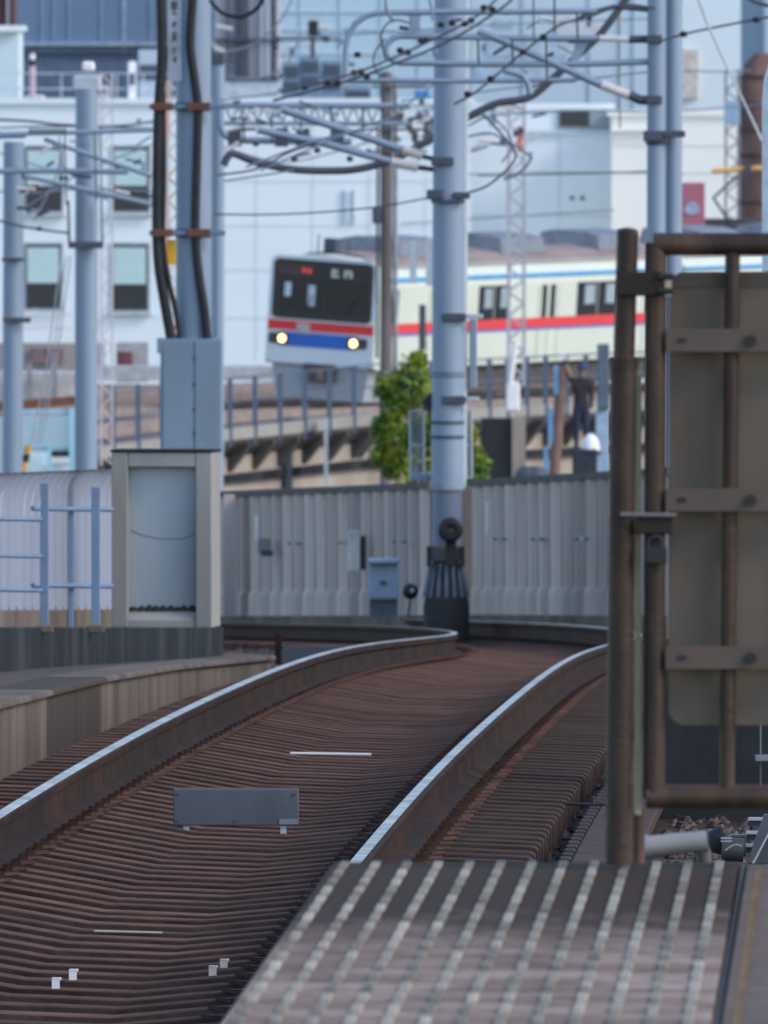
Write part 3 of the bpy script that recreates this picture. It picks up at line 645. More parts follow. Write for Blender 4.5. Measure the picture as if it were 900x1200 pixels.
# double mast on the right with its pipe arms
ZR = 168.0
rm = thing('double_mast', 'pair of slim blue grey poles carrying pipe arms above the gate', 'mast', W(778, 722, ZR))
m = MB(); m.tube([W(768, 740, ZR), W(769.5, -60, ZR)], px(11, ZR), 18); m.build('pole', STEEL, rm)
m = MB(); m.tube([W(788, 740, ZR + .15), W(790, -60, ZR + .15)], px(10, ZR), 18); m.build('pole', STEEL, rm)
MB().rect(754, 153, 776, 166, ZR - .14, .06, .01).build('band', STEEL_D, rm); MB().rect(776, 153, 803, 161, ZR - .13, .06, .01).build('band', STEEL_D, rm)
MB().tube([W(769, 160, ZR), W(769, 170, ZR)], px(12.2, ZR), 18).build('band', STEEL_D, rm)
for y in (46, 117): MB().rect(757, y - 5, 776, y + 5, ZR - .12, .05, .008).build('band', STEEL_D, rm)
def arm(pts, rp, nm='pipe_arm', ma=STEEL, Z=ZR, t=rm): m = MB(); m.tube([W(x, y, Z) for x, y in pts], px(rp, Z), 10); m.build(nm, ma, t)
arm([(405, 92), (405, 58), (408, 42), (416, 28), (428, 19), (442, 15), (520, 14), (640, 13.5), (700, 13)], 3.6)
arm([(640, 45), (560, 43.5), (470, 42), (460, 45), (453, 53), (453, 62), (459, 70), (468, 73.5), (560, 75), (680, 75), (765, 72)], 3.8)
arm([(640, 45), (702, 45)], 3.8); arm([(408, 94), (540, 95), (660, 94), (673, 94), (677, 89)], 3)
m = MB(); insulator(m, W(702, 45, ZR), W(738, 46, ZR), .02, .04, 8); m.build('insulator', INSUL, rm); arm([(737, 46), (768, 46)], 4.5, 'insulator_cap', STEEL_D)
arm([(560, 36), (600, 52), (655, 77), (706, 100)], 4.8, 'strut'); m = MB(); insulator(m, W(704, 99, ZR), W(738, 112, ZR), .03, .055, 8); m.build('insulator', INSUL, rm); arm([(737, 111), (750, 117), (768, 118)], 5.5, 'insulator_cap', STEEL_D)
arm([(700, 13), (720, 8), (745, 10), (768, 12)], 3, 'end_link', STEEL_D)
arm([(590, 82), (612, 88), (619, 98), (621, 110)], 4, 'steady_arm')
MB().rect(480, 20, 493, 36, ZR - .05, .06, .01).build('clamp', STEEL, rm); MB().prism([W(475, 14, ZR), W(493, 14, ZR), W(493, 36, ZR), W(484, 28, ZR)], (0, .05, 0)).build('gusset', STEEL, rm)
MB().prism([W(676, 46, ZR + .02), W(692, 46, ZR + .02), W(675, 76, ZR + .02), W(668, 72, ZR + .02)], (0, .04, 0)).build('gusset', STEEL, rm)

# pole with cabinet and thick cables (left)
ZP = 170.0
lp = thing('cable_pole', 'thick blue grey pole with black cables and a grey cabinet behind the niche', 'mast', W(228, 722, ZP))
m = MB(); m.tube([W(226, 740, ZP), W(227, -60, ZP)], px(20.5, ZP), 24); m.build('pole', STEEL, lp)
m = MB(); m.tube([W(205, 95, ZP + .05), W(205, -60, ZP + .05)], px(6, ZP), 4); 
MB().rect(197, -30, 213, 95, ZP - .16, .02).build('name_plate', mat('plate_pale', (.42, .46, .52), .6), lp)
INK = mat('ink_black', (.03, .032, .04), .7)
def glyph(strokes, cx, cy, sx, sy):
    m = MB()
    for a, b, c, d in strokes:
        m.tube([W(cx + a * sx, cy + b * sy, ZP - .164), W(cx + c * sx, cy + d * sy, ZP - .164)], .0065, 4)
    m.build('lettering', INK, lp)
glyph([(-1, -1, 1, -1), (-1, -.4, 1, -.4), (-1, .2, 1, .2), (0, -1, 0, 1), (-1, 1, 1, 1), (-.9, -1, -.9, .2), (.9, -1, .9, .2)], 204.5, 9, 3.2, 7)
glyph([(-.6, -.8, .8, -.8), (.8, -.8, -.4, 1), (-.8, .2, -.1, -.9)], 204.5, 29, 2.6, 3.5)
glyph([(0, -1, -1, -.2), (0, -1, 1, -.2), (-.5, -.1, .5, -.1), (0, -.1, 0, 1), (-.8, .4, .8, .4), (-1, 1, 1, 1)], 204.5, 42, 3.4, 5)
glyph([(-.6, -.8, -.2, -.3), (.6, -.8, .2, -.3), (-.8, .9, .8, -.1)], 204, 59, 3, 4)
glyph([(-.7, -.8, .7, -.8), (.7, -.8, 0, 0), (0, 0, 0, 1), (-.9, 0, .9, 0)], 205, 70, 2.6, 4)
for y in (125, 273):
    MB().rect(175, y - 3, 264, y + 3, ZP - .24, .05, .006).build('cross_bar', RAILING, lp)
    for x0, x1 in ((178, 203), (219, 246)): MB().rect(x0, y - 4.5, x1, y + 4.5, ZP - .27, .03, .006).build('cable_clamp', mat('clamp_rust', (.14, .075, .06), .7), lp)
    MB().tube([W(226.5, y - 5, ZP), W(226.5, y + 5, ZP)], px(21.6, ZP), 24).build('band', STEEL_D, lp)
cb = MB().rect(188, 397, 260, 531, ZP - .3, .3, .01).build('cabinet', BOXM, lp)
for x0, x1 in ((191, 226.5), (228.5, 258.5)): MB().rect(x0, 400, x1, 529, ZP - .32, .02, .004).build('cabinet_door', BOXM, cb)
for y in (420, 450, 480, 508): MB().rect(226.2, y - 2, 228.8, y + 2, ZP - .33, .02).build('hinge', STEEL_D, cb)
MB().rect(184, 396, 194, 414, ZP - .31, .2, .008).build('side_box', BOXM, lp)
MB().rect(201, 532, 212, 560, ZP - .1, .1).build('cabinet_leg', STEEL_D, lp)
MB().rect(196, 281, 206, 310, ZP - .17, .02).build('yellow_plate', mat('yellow_plate', (.75, .42, .03), .6), lp)
cabs = [('thick black cable bundle hanging along the edge of the pole', [(188, -30), (190, 60), (187, 110), (185, 160), (184, 260), (186, 310), (194, 360), (201, 400)], 6),
        ('second black cable twisting beside the bundle at the pole edge', [(191, 110), (192, 200), (191, 280), (197, 325), (206, 365), (211, 400)], 3.2),
        ('wavy black cable running down the middle of the thick pole', [(228, -30), (224, 25), (223, 55), (227, 85), (232, 125), (231, 180), (229, 270), (233, 320), (240, 365), (243, 400)], 5.2)]
for lab, pts, r in cabs:
    m = MB(); P = []
    for a in range(len(pts) - 1):
        for q in range(4):
            f_ = q / 4; p0 = pts[max(a - 1, 0)]; p1 = pts[a]; p2 = pts[a + 1]; p3 = pts[min(a + 2, len(pts) - 1)]
            P.append(tuple(.5 * (2 * p1[i] + (p2[i] - p0[i]) * f_ + (2 * p0[i] - 5 * p1[i] + 4 * p2[i] - p3[i]) * f_**2 + (-p0[i] + 3 * p1[i] - 3 * p2[i] + p3[i]) * f_**3) for i in (0, 1)))
    P.append(pts[-1]); m.tube([W(x, y, ZP - .2) for x, y in P], px(r, ZP), 10); m.build('power_cable', BLACK, label=lab, category='cable', group='cables on the thick pole')
# lattice mast behind the cable pole, white and orange
def lattice(name, label, x, wpx, y0, y1, Z, ma, mb=None, step=14, rp=1.4, group=None):
    t = thing(name, label, 'lattice mast', W(x, y1, Z), group); d = px(wpx, Z)
    for sx in (-1, 1):
        for sy in (0, 1):
            m = MB(); a = W(x + sx * wpx / 2, y0, Z); b = W(x + sx * wpx / 2, y1, Z); o = Vector((0, sy * d, 0)); m.tube([a + o, b + o], px(rp, Z), 4); m.build('chord', ma, t)
    m = MB(); y = y0; s_ = 1
    while y < y1 - 1:
        y2 = min(y + step, y1); 
        for sy in (0, 1):
            o = Vector((0, sy * d, 0)); m.tube([W(x - s_ * wpx / 2, y, Z) + o, W(x + s_ * wpx / 2, y2, Z) + o], px(rp * .7, Z), 4)
        for sx in (-1, 1): m.tube([W(x + sx * wpx / 2, y, Z) + Vector((0, d if s_ > 0 else 0, 0)), W(x + sx * wpx / 2, y2, Z) + Vector((0, 0 if s_ > 0 else d, 0))], px(rp * .7, Z), 4)
        y = y2; s_ = -s_
    m.build('lacing', mb or ma, t, kind='stuff'); return t
ORW = mat('orange_white', (.55, .5, .5), .6, 0, .1, .3, tint=(.6, .18, .04), tscale=.8, tamt=1.)
lattice('lattice_mast', 'slim orange and white lattice mast behind the thick cable pole', 203, 13, 95, 560, 215, ORW, rp=2.4)
PKW = mat('pink_white_paint', (.62, .58, .6), .6, 0, .1, 1, tint=(.55, .4, .36), tscale=1.)
lattice('lattice_mast', 'slim pale pink lattice mast beside the blue grey pole topped with a box', 125, 13, 86, 545, 235, PKW, rp=1.5)
lt = lattice('lattice_mast', 'grey lattice mast in front of the train side', 605, 18, 118, 452, 330, mat('lattice_grey', (.42, .43, .47), .7, 0, .15, 1), rp=2.6)
MB().rect(606, 148, 612, 178, 329.6, .1).build('red_band', mat('red_band', (.6, .16, .08), .7), lt)
MB().rect(593, 448, 609, 482, 329.5, .3, .03).build('white_base', WHITE, lt)
MB().tube([W(604, 400, 329), W(598, 452, 329)], px(3, 329), 6).build('white_cable', WHITE, lt)
# poles at left
def pole(label, x, wpx, y0, y1, Z, grp=None, ma=STEEL):
    t = thing('catenary_pole', label, 'pole', W(x, y1, Z), grp); m = MB(); m.tube([W(x - 1, y1, Z), W(x + 1, y0, Z)], px(wpx / 2, Z), 20); m.build('shaft', ma, t); return t
p1 = pole('plain blue grey pole at the end of the cross pipes over the noise barrier', 15, 24, 166, 720, 230)
MB().rect(3, 372, 36, 378, 229.8, .05).build('band', STEEL_D, p1); MB().rect(2, 302, 28, 306, 229.8, .05).build('band', STEEL_D, p1)
p2 = pole('blue grey pole with box top and wide collar beside pale lattice', 101, 27, 104, 720, 230)
MB().rect(85, 88, 118, 108, 229.9, .35, .03).build('top_box', STEEL_L, p2)
MB().rect(96, 72, 111, 84, 229.9, .2, .03).build('lamp', WHITE, p2)
MB().rect(80, 283, 121, 291, 229.7, .1, .01).build('collar', STEEL_D, p2)
for x in (80, 119): MB().tube([W(x, 235, 229.8), W(x + 1, 285, 229.8)], px(1.5, 230), 6).build('stay', STEEL_D, p2)
p3 = pole('slim grey pole rising just behind the cabinet pole', 255, 15, 75, 740, 250)
MB().rect(246, 62, 262, 76, 249.9, .15).build('cap', STEEL_D, p3)
MB().tube([W(247, 60, 249.5), W(246, 400, 249.5)], px(1.2, 250), 6).build('earth_wire', RUBBER, p3)
# truss beam and pipes from the slim pole
for y, r in ((123, 4), (144, 3)): MB().tube([W(258, y, 248), W(480, y + 1, 248)], px(r, 248), 8).build('beam_chord', STEEL, p3)
m = MB()
for q in range(14): x = 264 + q * 15; m.tube([W(x, 124, 248), W(x + 7.5, 143, 248)], px(1.2, 248), 4); m.tube([W(x + 7.5, 143, 248), W(x + 15, 124, 248)], px(1.2, 248), 4)
m.build('lacing', STEEL_D, p3, kind='stuff')
MB().tube([W(258, 128, 247), W(258, 146, 247), W(262, 157, 247), W(272, 164, 247), (W(340, 165, 247)), W(412, 166, 247)], px(4.6, 247), 8).build('pipe_arm', STEEL, p3)
for x in (275, 330, 355, 395): MB().rect(x - 8, 150, x + 8, 172, 246.6, .1, .01).build('clamp', STEEL_D, p3)
# cross pipes at left
MB().tube([W(-40, 158, 228), W(90, 155, 228), W(188, 152, 228)], px(3, 228), 8).build('cross_pipe', STEEL, p1)
MB().tube([W(-40, 161, 227.6), W(30, 159, 227.6)], px(3, 228), 8).build('cross_pipe', RAILING, p1)
MB().tube([W(-40, 201, 228), W(60, 200, 228), W(150, 201, 228)], px(3.6, 228), 8).build('cross_pipe', STEEL, p1)
MB().tube([W(52, 163, 227.5), W(112, 184, 227.5), W(178, 206, 227.5)], px(3, 228), 8).build('strut', STEEL, p2)
MB().tube([W(28, 206, 227.5), W(100, 222, 227.5), W(178, 240, 227.5)], px(3, 228), 8).build('strut', STEEL, p2)
m = MB()
for q in range(9): x = 36 + q * 5; m.lathe(W(x, 153, 227.4), [(.02, -.02), (.045, 0), (.02, .02)], 8, 'X')
m.build('insulator', STEEL_D, p1)

# ------------------------------------------------------------------ cables and wires
def wire(label, pts, r, Z, ma=RUBBER, name='overhead_wire', grp='overhead wires and cables', beads=None, dz=0):
    P = []
    n = len(pts)
    for a in range(n - 1):
        for q in range(6):
            f_ = q / 6; p0 = pts[max(a - 1, 0)]; p1_ = pts[a]; p2_ = pts[a + 1]; p3_ = pts[min(a + 2, n - 1)]
            P.append([.5 * (2 * p1_[i] + (p2_[i] - p0[i]) * f_ + (2 * p0[i] - 5 * p1_[i] + 4 * p2_[i] - p3_[i]) * f_**2 + (-p0[i] + 3 * p1_[i] - 3 * p2_[i] + p3_[i]) * f_**3) for i in (0, 1)])
    P.append(list(pts[-1])); m = MB(); x0, x1 = P[0][0], P[-1][0]
    pos = [W(x, y, Z + dz * i / len(P)) for i, (x, y) in enumerate(P)]
    m.tube(pos, px(r, Z), 8 if r > 2 else 5)
    if beads:
        t = thing(name, label, 'wire', pos[0], grp); m.build('strand', ma, t)
        for x, y in beads:
            MB().lathe(W(x, y, Z - .02), [(.01, -.035), (.026, -.025), (.03, 0), (.026, .025), (.01, .035)], 8, 'X').build('bead', BLACK, t)
        return t
    return m.build(name, ma, label=label, category='wire' if r < 3 else 'cable', group=grp)
wire('heavy dark feeder cable sagging from the slim pole, passing behind the central mast', [(262, 194), (272, 180), (300, 190), (340, 198), (380, 200), (420, 198), (462, 186), (500, 166), (540, 142), (580, 122), (620, 114), (650, 90), (680, 62), (705, 38), (740, -10)], 4.8, 176, name='feeder_cable')
wire('thin guide rod under the sagging feeder cable', [(255, 205), (300, 198), (340, 178), (372, 168)], 1.3, 175)
wire('beaded insulated wire rising past the loop arm', [(320, 118), (400, 97), (470, 72), (530, 46), (590, 8), (605, -8)], 1.6, 166, beads=[(357, 102), (384, 96), (396, 97), (415, 85), (423, 84), (469, 59), (478, 61), (494, 48), (500, 47), (552, 24), (567, 9), (577, 11)])
wire('second insulated wire parallel to the beaded wire above it', [(330, 108), (420, 84), (500, 50), (560, 18), (588, -8)], 1.4, 165.5, beads=[(419, 64), (430, 90), (517, 29), (530, 27), (545, 28)])
wire('thin wire with small clamps rising from the mast to the double poles', [(532, 122), (560, 106), (612, 62), (655, 30), (690, 20), (730, 6), (768, 10)], 1.5, 166.5, beads=[(548, 110), (575, 92), (613, 61), (637, 43)])
wire('curved drop wire hanging down from the feeder to the mast foot', [(560, 128), (590, 160), (604, 185), (575, 215), (548, 226)], 1.4, 174)
wire('thin wire looping over the curved pipe end', [(452, 72), (447, 40), (460, 24), (480, 27)], 1.2, 167)
wire('thin wire hanging below the curved pipe end', [(452, 45), (440, 60), (438, 75), (446, 92)], 1.1, 167)
wire('short black cable arc beside the top of the cable pole', [(246, 0), (262, 16), (285, 19), (303, 8), (309, -6)], 2.6, 169, BLACK)
wire('thin dark wire sagging across the white building wall behind the train', [(250, 251), (330, 251), (430, 244), (505, 231), (520, 226)], 1.0, 178)
wire('faint wire across the wall over the train roof', [(560, 206), (700, 203), (770, 200)], .8, 240)
wire('greenish wire across the pale wall beside the double mast', [(545, 204.5), (620, 202), (750, 202), (800, 204)], .9, 260, mat('wire_green', (.3, .4, .36), .7))
wire('vertical dropper wire beside the loop arms', [(625, -10), (625.5, 45)], 1., 167); wire('long vertical dropper in front of the pale wall', [(649.5, -10), (650, 38)], 1.3, 167)
wire('vertical wire in front of the glass building', [(726, -10), (726.5, 150)], 1.2, 200, mat('wire_tan', (.3, .29, .25), .7))
wire('wire crossing from the double mast toward the red tower', [(768, 50), (810, 38), (890, 22), (930, 16)], 1.4, 160, beads=[(801, 40), (886, 23)])
wire('pale stay wire slanting down to the white post', [(815, -10), (830, 30), (860, 95), (893, 165)], 1.6, 155, mat('stay_pale', (.5, .52, .56), .5))
wire('dark feeder at the top beside the red tower', [(870, -6), (890, 4), (920, 10)], 2.4, 160)
wire('wire between left poles with a turnbuckle', [(-10, 256), (30, 266), (80, 273)], 1.4, 226, beads=[(46, 268)])
wire('dark sagging wire along the white parapet', [(-10, 140), (35, 142), (70, 146), (130, 148), (182, 142)], 1.6, 236)
wire('thin wire rising past the collared pole', [(0, 150), (60, 148), (182, 150)], 1., 234)
for k_, (x, y0, y1) in enumerate(((80, 240, 285), (76, 155, 240), (111, 155, 235))): wire(('thin dropper wire down to the wide collar', 'thin dropper wire between the two cross pipes', 'thin dropper wire in front of the box topped pole')[k_], [(x, y0), (x + 2, y1)], 1.0, 227)

# white post at the right edge
m = MB(); m.tube([W(904, 740, 120), W(904, 120, 120), W(906, 95, 120), W(912, 75, 120), W(925, 62, 120)], px(11, 120), 14); m.build('white_pole', mat('white_pole', (.62, .68, .72), .5), label='smooth white pole with bent top rising behind the gate', category='pole')

# ------------------------------------------------------------------ viaduct and its railing
VP = [(114, 531, 389), (130, 528, 390), (270, 508, 397), (440, 490, 404), (540, 485, 409), (640, 479, 414), (720, 475, 419), (900, 466, 430), (1100, 457, 443)]
V3 = [W(*p) for p in VP]
def vp(f_):
    f_ = max(0, min(len(V3) - 1.0001, f_)); i = int(f_); return V3[i].lerp(V3[i + 1], f_ - i)
def vx(x):  # parameter of photo column x
    for i in range(len(VP) - 1):
        if VP[i][0] <= x <= VP[i + 1][0]: return i + (x - VP[i][0]) / (VP[i + 1][0] - VP[i][0])
AX = Vector((.37, .929, .024)).normalized(); LT = Vector((-.929, .37, 0)).normalized()
vd = thing('railway_viaduct', 'concrete viaduct with bracketed deck edge carrying the train', 'viaduct', W(400, 560, 404))
m = MB(); rows = []
for p in V3: rows.append([p, p + LT * 30, p + LT * 30 + Vector((0, 0, -.6)), p + LT * .6 + Vector((0, 0, -.6)), p + Vector((0, 0, -.22))])
m.loft(rows, True); m.build('deck', mat('deck_brown', (.13, .105, .098), .95, 0, .4, .7, .3, tint=(.19, .18, .178), tscale=.35), vd)
m = MB(); rows = []
for p in V3: q = p - LT * .06; rows.append([q, q + Vector((0, 0, .12)), q + LT * .35 + Vector((0, 0, .12)), q + LT * .35, ]); 
m.loft([[r[0] + Vector((0, 0, -.15)), r[1], r[2], r[3]] for r in rows], True); m.build('coping', mat('coping_pale', (.3, .285, .265), .85, 0, .15, .6), vd)
BEIGE = mat('beige_concrete', (.36, .31, .27), .9, 0, .25, .6, .1, streak=.4, tint=(.24, .2, .17), tscale=.4)
m = MB(); m.loft([[p + LT * .55 + Vector((0, 0, -.6)), p + LT * 1.2 + Vector((0, 0, -.6)), p + LT * 1.2 + Vector((0, 0, -8)), p + LT * .55 + Vector((0, 0, -8))] for p in V3], True); m.build('wall', BEIGE, vd)
for x in list(range(120, 440, 29)) + list(range(446, 760, 24)):
    p = vp(vx(x)) + LT * .02; d = Vector((AX.x, AX.y, 0)).normalized() * .14
    m = MB(); m.prism([p + Vector((0, 0, -.16)) - d, p + Vector((0, 0, -.34)) - d, p + LT * .5 + Vector((0, 0, -.95)) - d, p + LT * .5 + Vector((0, 0, -.61)) - d], d * 2); m.build('bracket', mat('bracket_dark', (.1, .095, .095), .9, 0, .2, 2), vd)
m = MB(); m.loft([[p + LT * .4 + Vector((0, 0, -1.2)), p + LT * .4 + Vector((0, 0, -1.0)), p + LT * .54 + Vector((0, 0, -1.0)), p + LT * .54 + Vector((0, 0, -1.2))] for p in V3], True); m.build('ledge', CONC_D, vd)
for x0, x1, ma, dd in ((564, 600, BLACK, .6), (334, 342, STEEL_D, .6), (600, 616, BEIGE, .5), (380, 384, STEEL_L, .3)):
    MB().rect(x0, 490, x1, 600, 400 + dd, .6).build('pier', ma, vd)
BRAIL = mat('railing_steel_blue', (.1, .135, .2), .6, .1, .1, 2)
vr = thing('viaduct_railing', 'blue grey post and rail fence along the viaduct edge', 'railing', W(350, 500, 401))
tops = []
for x in [130, 159, 187] + list(range(267, 440, 29)) + list(range(478, 505, 25)) + [571, 592, 615, 637, 661, 684, 704]:
    p = vp(vx(x)) - LT * .05; h_ = 1.45 if x < 200 else 1.3
    MB().box(p + Vector((0, 0, h_ / 2 - .15)), (.12, .1, h_ + .3)).build('post', BRAIL, vr)
for hz in (.75, 1.28):
    MB().tube([p - LT * .05 + Vector((0, 0, hz)) for p in V3], .022, 5).build('rail', BRAIL, vr)
for off in (2.15, 3.58, 6.2, 7.63, 10.5, 11.9, 15.5, 17):
    m = MB(); m.loft([[p + LT * off + Vector((0, 0, .0)), p + LT * off + Vector((0, 0, .17)), p + LT * (off + .07) + Vector((0, 0, .17)), p + LT * (off + .07)] for p in V3], True); m.build('rail', mat('far_rail', (.3, .24, .22), .6, .2), vd)

# ------------------------------------------------------------------ train
tc0 = vp(vx(505)) + LT * 2.86; tc0.z += .18
roll = math.radians(3.7); 
Yd = Vector((.37, .929, .004)).normalized(); Xd = (-LT).copy(); Xd = (Xd * math.cos(roll) + Vector((0, 0, -1)) * math.sin(roll)).normalized(); Zd = Xd.cross(Yd).normalized(); Xd = Yd.cross(Zd).normalized()
fp = W(373, 474, 409.5)
TM = Matrix(((Xd.x, Yd.x, Zd.x, fp.x), (Xd.y, Yd.y, Zd.y, fp.y), (Xd.z, Yd.z, Zd.z, fp.z), (0, 0, 0, 1)))
trn = thing('commuter_train', 'cream commuter train with red and blue stripes and lit headlights on the viaduct', 'train', fp)
def tb(name, ma, fn, par=None, **k): m = MB(); fn(m); return m.build(name, ma, par or trn, M=TM, **k)
CREAM = mat('train_cream', (.58, .62, .54), .45, 0, .04, .8); TW = mat('train_front_white', (.6, .65, .7), .4, 0, .04, .8)
RED = mat('train_red', (.68, .045, .05), .45, 0, .05, 1); BLUE = mat('train_blue', (.03, .13, .5), .45, 0, .05, 1); BLUE2 = mat('train_light_blue', (.08, .32, .62), .45)
GLASS = mat('train_glass', (.02, .024, .03), .12, 0, .1, 1); GREYR = mat('train_roof', (.27, .22, .21), .85, 0, .15, .6); UNDER = mat('underframe', (.1, .09, .09), .85)
ACM = mat('aircon_grey', (.17, .19, .23), .6)
wv = 1.45; CL = 20.0
def sect(y, inset=0., top=3.62, z0=.92):
    pts = [(-wv + inset, z0), (-wv + inset, 2.9), (-wv + .06 + inset, 3.15), (-wv + .28 + inset, 3.38), (-.7, 3.56), (0, top), (.7, 3.56), (wv - .28 - inset, 3.38), (wv - .06 - inset, 3.15), (wv - inset, 2.9), (wv - inset, z0)]
    return [(x, y, z) for x, z in pts]
for car in range(2):
    y0 = car * (CL + .5)
    def body(m, y0=y0, car=car):
        rows = []
        if car == 0: rows = [[(x * .96, -.10, .97 + (z - .92) * .97) for x, _, z in sect(0)], [(x * .985, -.04, .94 + (z - .92) * .985) for x, _, z in sect(0)]]
        rows += [sect(y0 + .08), sect(y0 + CL)]
        m.loft(rows, True)
    tb('body', CREAM if car else [CREAM], body)
    def roof(m, y0=y0):
        pr = [(-wv + .2, 3.34), (-.7, 3.6), (0, 3.665), (.7, 3.6), (wv - .2, 3.34)]
        m.loft([[(x, y, z) for x, z in pr] for y in (y0 + .5, y0 + CL - .1)])
    tb('roof', GREYR, roof)
    for za, zb, ma, nm in ((1.78, 2.02, RED, 'red_stripe'), (1.725, 1.775, BLUE, 'blue_stripe'), (3.02, 3.12, BLUE2, 'top_stripe')):
        def stripe(m, za=za, zb=zb, y0=y0):
            off = wv + .014 if za < 3 else wv - .03 + .004
            m.box((off - .002, y0 + CL / 2 + .04, (za + zb) / 2), (.012 if za < 3 else .075, CL - .1, zb - za))
        tb(nm, ma, stripe)
    SM = mat('seam_dark', (.25, .25, .22), .7); BLN = mat('blind_grey', (.3, .36, .4), .5)
    for d in (3.2, 10.5, 17.7):   # doors with two panes; windows between
        dr = tb('door', CREAM, lambda m: m.box((wv + .001, y0 + d + .65, 1.86), (.016, 1.34, 1.86)))
        for q in (.36, .94): tb('door_pane', GLASS, lambda m: m.box((wv + .004, y0 + d + q, 2.42), (.016, .34, .8), bev=.003), dr)
        for q in (0, .65, 1.31): tb('door_seam', SM, lambda m: m.box((wv + .005, y0 + d + q, 1.86), (.016, .035, 1.84)), dr)
    for w0, wl in ((6.45, 1.02), (7.53, 1.02), (13.1, 1.4), (14.56, 1.4)):
        sw = tb('side_window', GLASS, lambda m: m.box((wv + .002, y0 + w0 + wl / 2, 2.42), (.016, wl, .86), bev=.003))
        tb('window_blind', BLN, lambda m: m.box((wv + .0055, y0 + w0 + wl * .62, 2.54), (.012, wl * .5, .48)), sw)
    def wend(m, y0=y0):
        m.box((wv + .002, y0 + .95, 2.42), (.016, .42, .84))
    tb('cab_side_window', GLASS, wend)
    for d in (2.6, 9.4, 16.0):
        def ac(m, d=d, y0=y0):
            m.loft([[(-.85, y0 + d, 3.55), (-.75, y0 + d + .1, 3.92), (-.4, y0 + d + .15, 4.0), (.4, y0 + d + .15, 4.0), (.75, y0 + d + .1, 3.92), (.85, y0 + d, 3.55)], [(-.85, y0 + d + 3, 3.55), (-.75, y0 + d + 2.9, 3.92), (-.4, y0 + d + 2.85, 4.0), (.4, y0 + d + 2.85, 4.0), (.75, y0 + d + 2.9, 3.92), (.85, y0 + d + 3, 3.55)]], True)
        tb('air_conditioner', ACM, ac)
    tb('ventilator', mat('vent_pale', (.5, .46, .42), .7), lambda m, y0=y0: (m.box((.1, y0 + 5.6, 3.75), (.9, .8, .3), bev=.05)))
    tb('underframe', UNDER, lambda m, y0=y0: m.box((0, y0 + CL / 2, .62), (2.5, CL - 1.2, .56)))
    for d in (2.4, 15.2):
        for q in (-.9, .9):
            tb('wheel', UNDER, lambda m, d=d, q=q, y0=y0: m.lathe((.72, y0 + d + q, .43), [(.43, -.06), (.43, .06)], 16, 'X'))
# front
def rrect(x0, x1, z0, z1, r, y):
    out = []
    for cx, cz, s_ in ((x1 - r, z1 - r, 0), (x0 + r, z1 - r, 90), (x0 + r, z0 + r, 180), (x1 - r, z0 + r, 270)):
        for k in range(5): a = math.radians(s_ + 22.5 * k); out.append((cx + r * math.cos(a), y, cz + r * math.sin(a)))
    return out
tb('front_panel', TW, lambda m: m.prism(rrect(-1.38, 1.38, .95, 3.53, .2, -.13), (0, .05, 0)))
fm = tb('front_mask', mat('front_black', (.018, .018, .022), .3), lambda m: m.prism(rrect(-1.29, 1.29, 2.02, 3.45, .14, -.142), (0, .02, 0)))
for x0, x1 in ((-1.12, -.7), (-.62, -.02), (.08, 1.14)):
    o = tb('windscreen', GLASS, lambda m: m.prism(rrect(x0, x1, 2.2, 3.02, .05, -.15), (0, .012, 0)), fm)
tb('windscreen_patch', mat('cab_pale', (.5, .6, .66), .4), lambda m: (m.box((-.9, -.152, 2.72), (.16, .006, .34)), m.box((-.28, -.152, 2.6), (.18, .006, .5))))  # flat pale patches set over two windscreens
dd_ = tb('destination_display', mat('display_dark', (.09, .05, .055), .4), lambda m: m.box((-.72, -.15, 3.2), (.9, .014, .24)))
tb('display_text', mat('led_red', (.7, .06, .03), .5, emit=.25), lambda m: (m.box((-.5, -.158, 3.2), (.1, .004, .1)), m.box((-.36, -.158, 3.18), (.08, .004, .1))), dd_)
tb('run_number', mat('number_pale', (.62, .62, .55), .6), lambda m: [m.box((.45 + a, -.158, 3.17 + b), (c, .004, d)) for a, b, c, d in ((-.2, 0, .07, .2), (-.12, .06, .1, .06), (-.1, -.06, .12, .06), (.12, 0, .07, .18), (.22, .06, .12, .06), (.26, -.02, .07, .14))])
tb('front_red_stripe', RED, lambda m: m.box((0, -.137, 1.86), (2.74, .014, .23)))
tb('front_blue_stripe', BLUE, lambda m: m.box((-.05, -.137, 1.53), (2.0, .014, .34)))
tb('front_emblem', mat('emblem_grey', (.4, .38, .4), .4, .5), lambda m: m.box((-.45, -.15, 1.8), (.34, .02, .26), bev=.006))
for x in (-.98, .87):
    hh_ = tb('headlight_housing', mat('housing_dark', (.05, .055, .07), .4), lambda m: m.prism(rrect(x - .35 if x < 0 else x - .18, x + .18 if x < 0 else x + .35, 1.4, 1.66, .06, -.146), (0, .014, 0)))
    tb('headlight', mat('headlight_glow', (1.0, .58, .16), .3, emit=2.6), lambda m: m.lathe((x, -.155, 1.53), [(.092, .02), (.092, -.004), (.06, -.02)], 16, 'Y'), hh_)
tb('skirt', mat('skirt_grey', (.36, .38, .42), .7, 0, .15, 1), lambda m: m.loft([[(-1.25, -.02, .92), (1.25, -.02, .92), (1.25, 1.2, .92), (-1.25, 1.2, .92)], [(-1.12, .05, .12), (1.12, .05, .12), (1.12, 1.2, .12), (-1.12, 1.2, .12)]], True))
tb('coupler', UNDER, lambda m: (m.box((.05, -.12, .78), (.8, .2, .4)), m.box((.05, -.4, .72), (.3, .5, .26), bev=.03)))
tb('wiper', BLACK, lambda m: (m.tube([(.6, -.16, 2.2), (.9, -.165, 2.62)], .015, 4), m.tube([(-.4, -.16, 2.2), (-.25, -.165, 2.6)], .015, 4)))
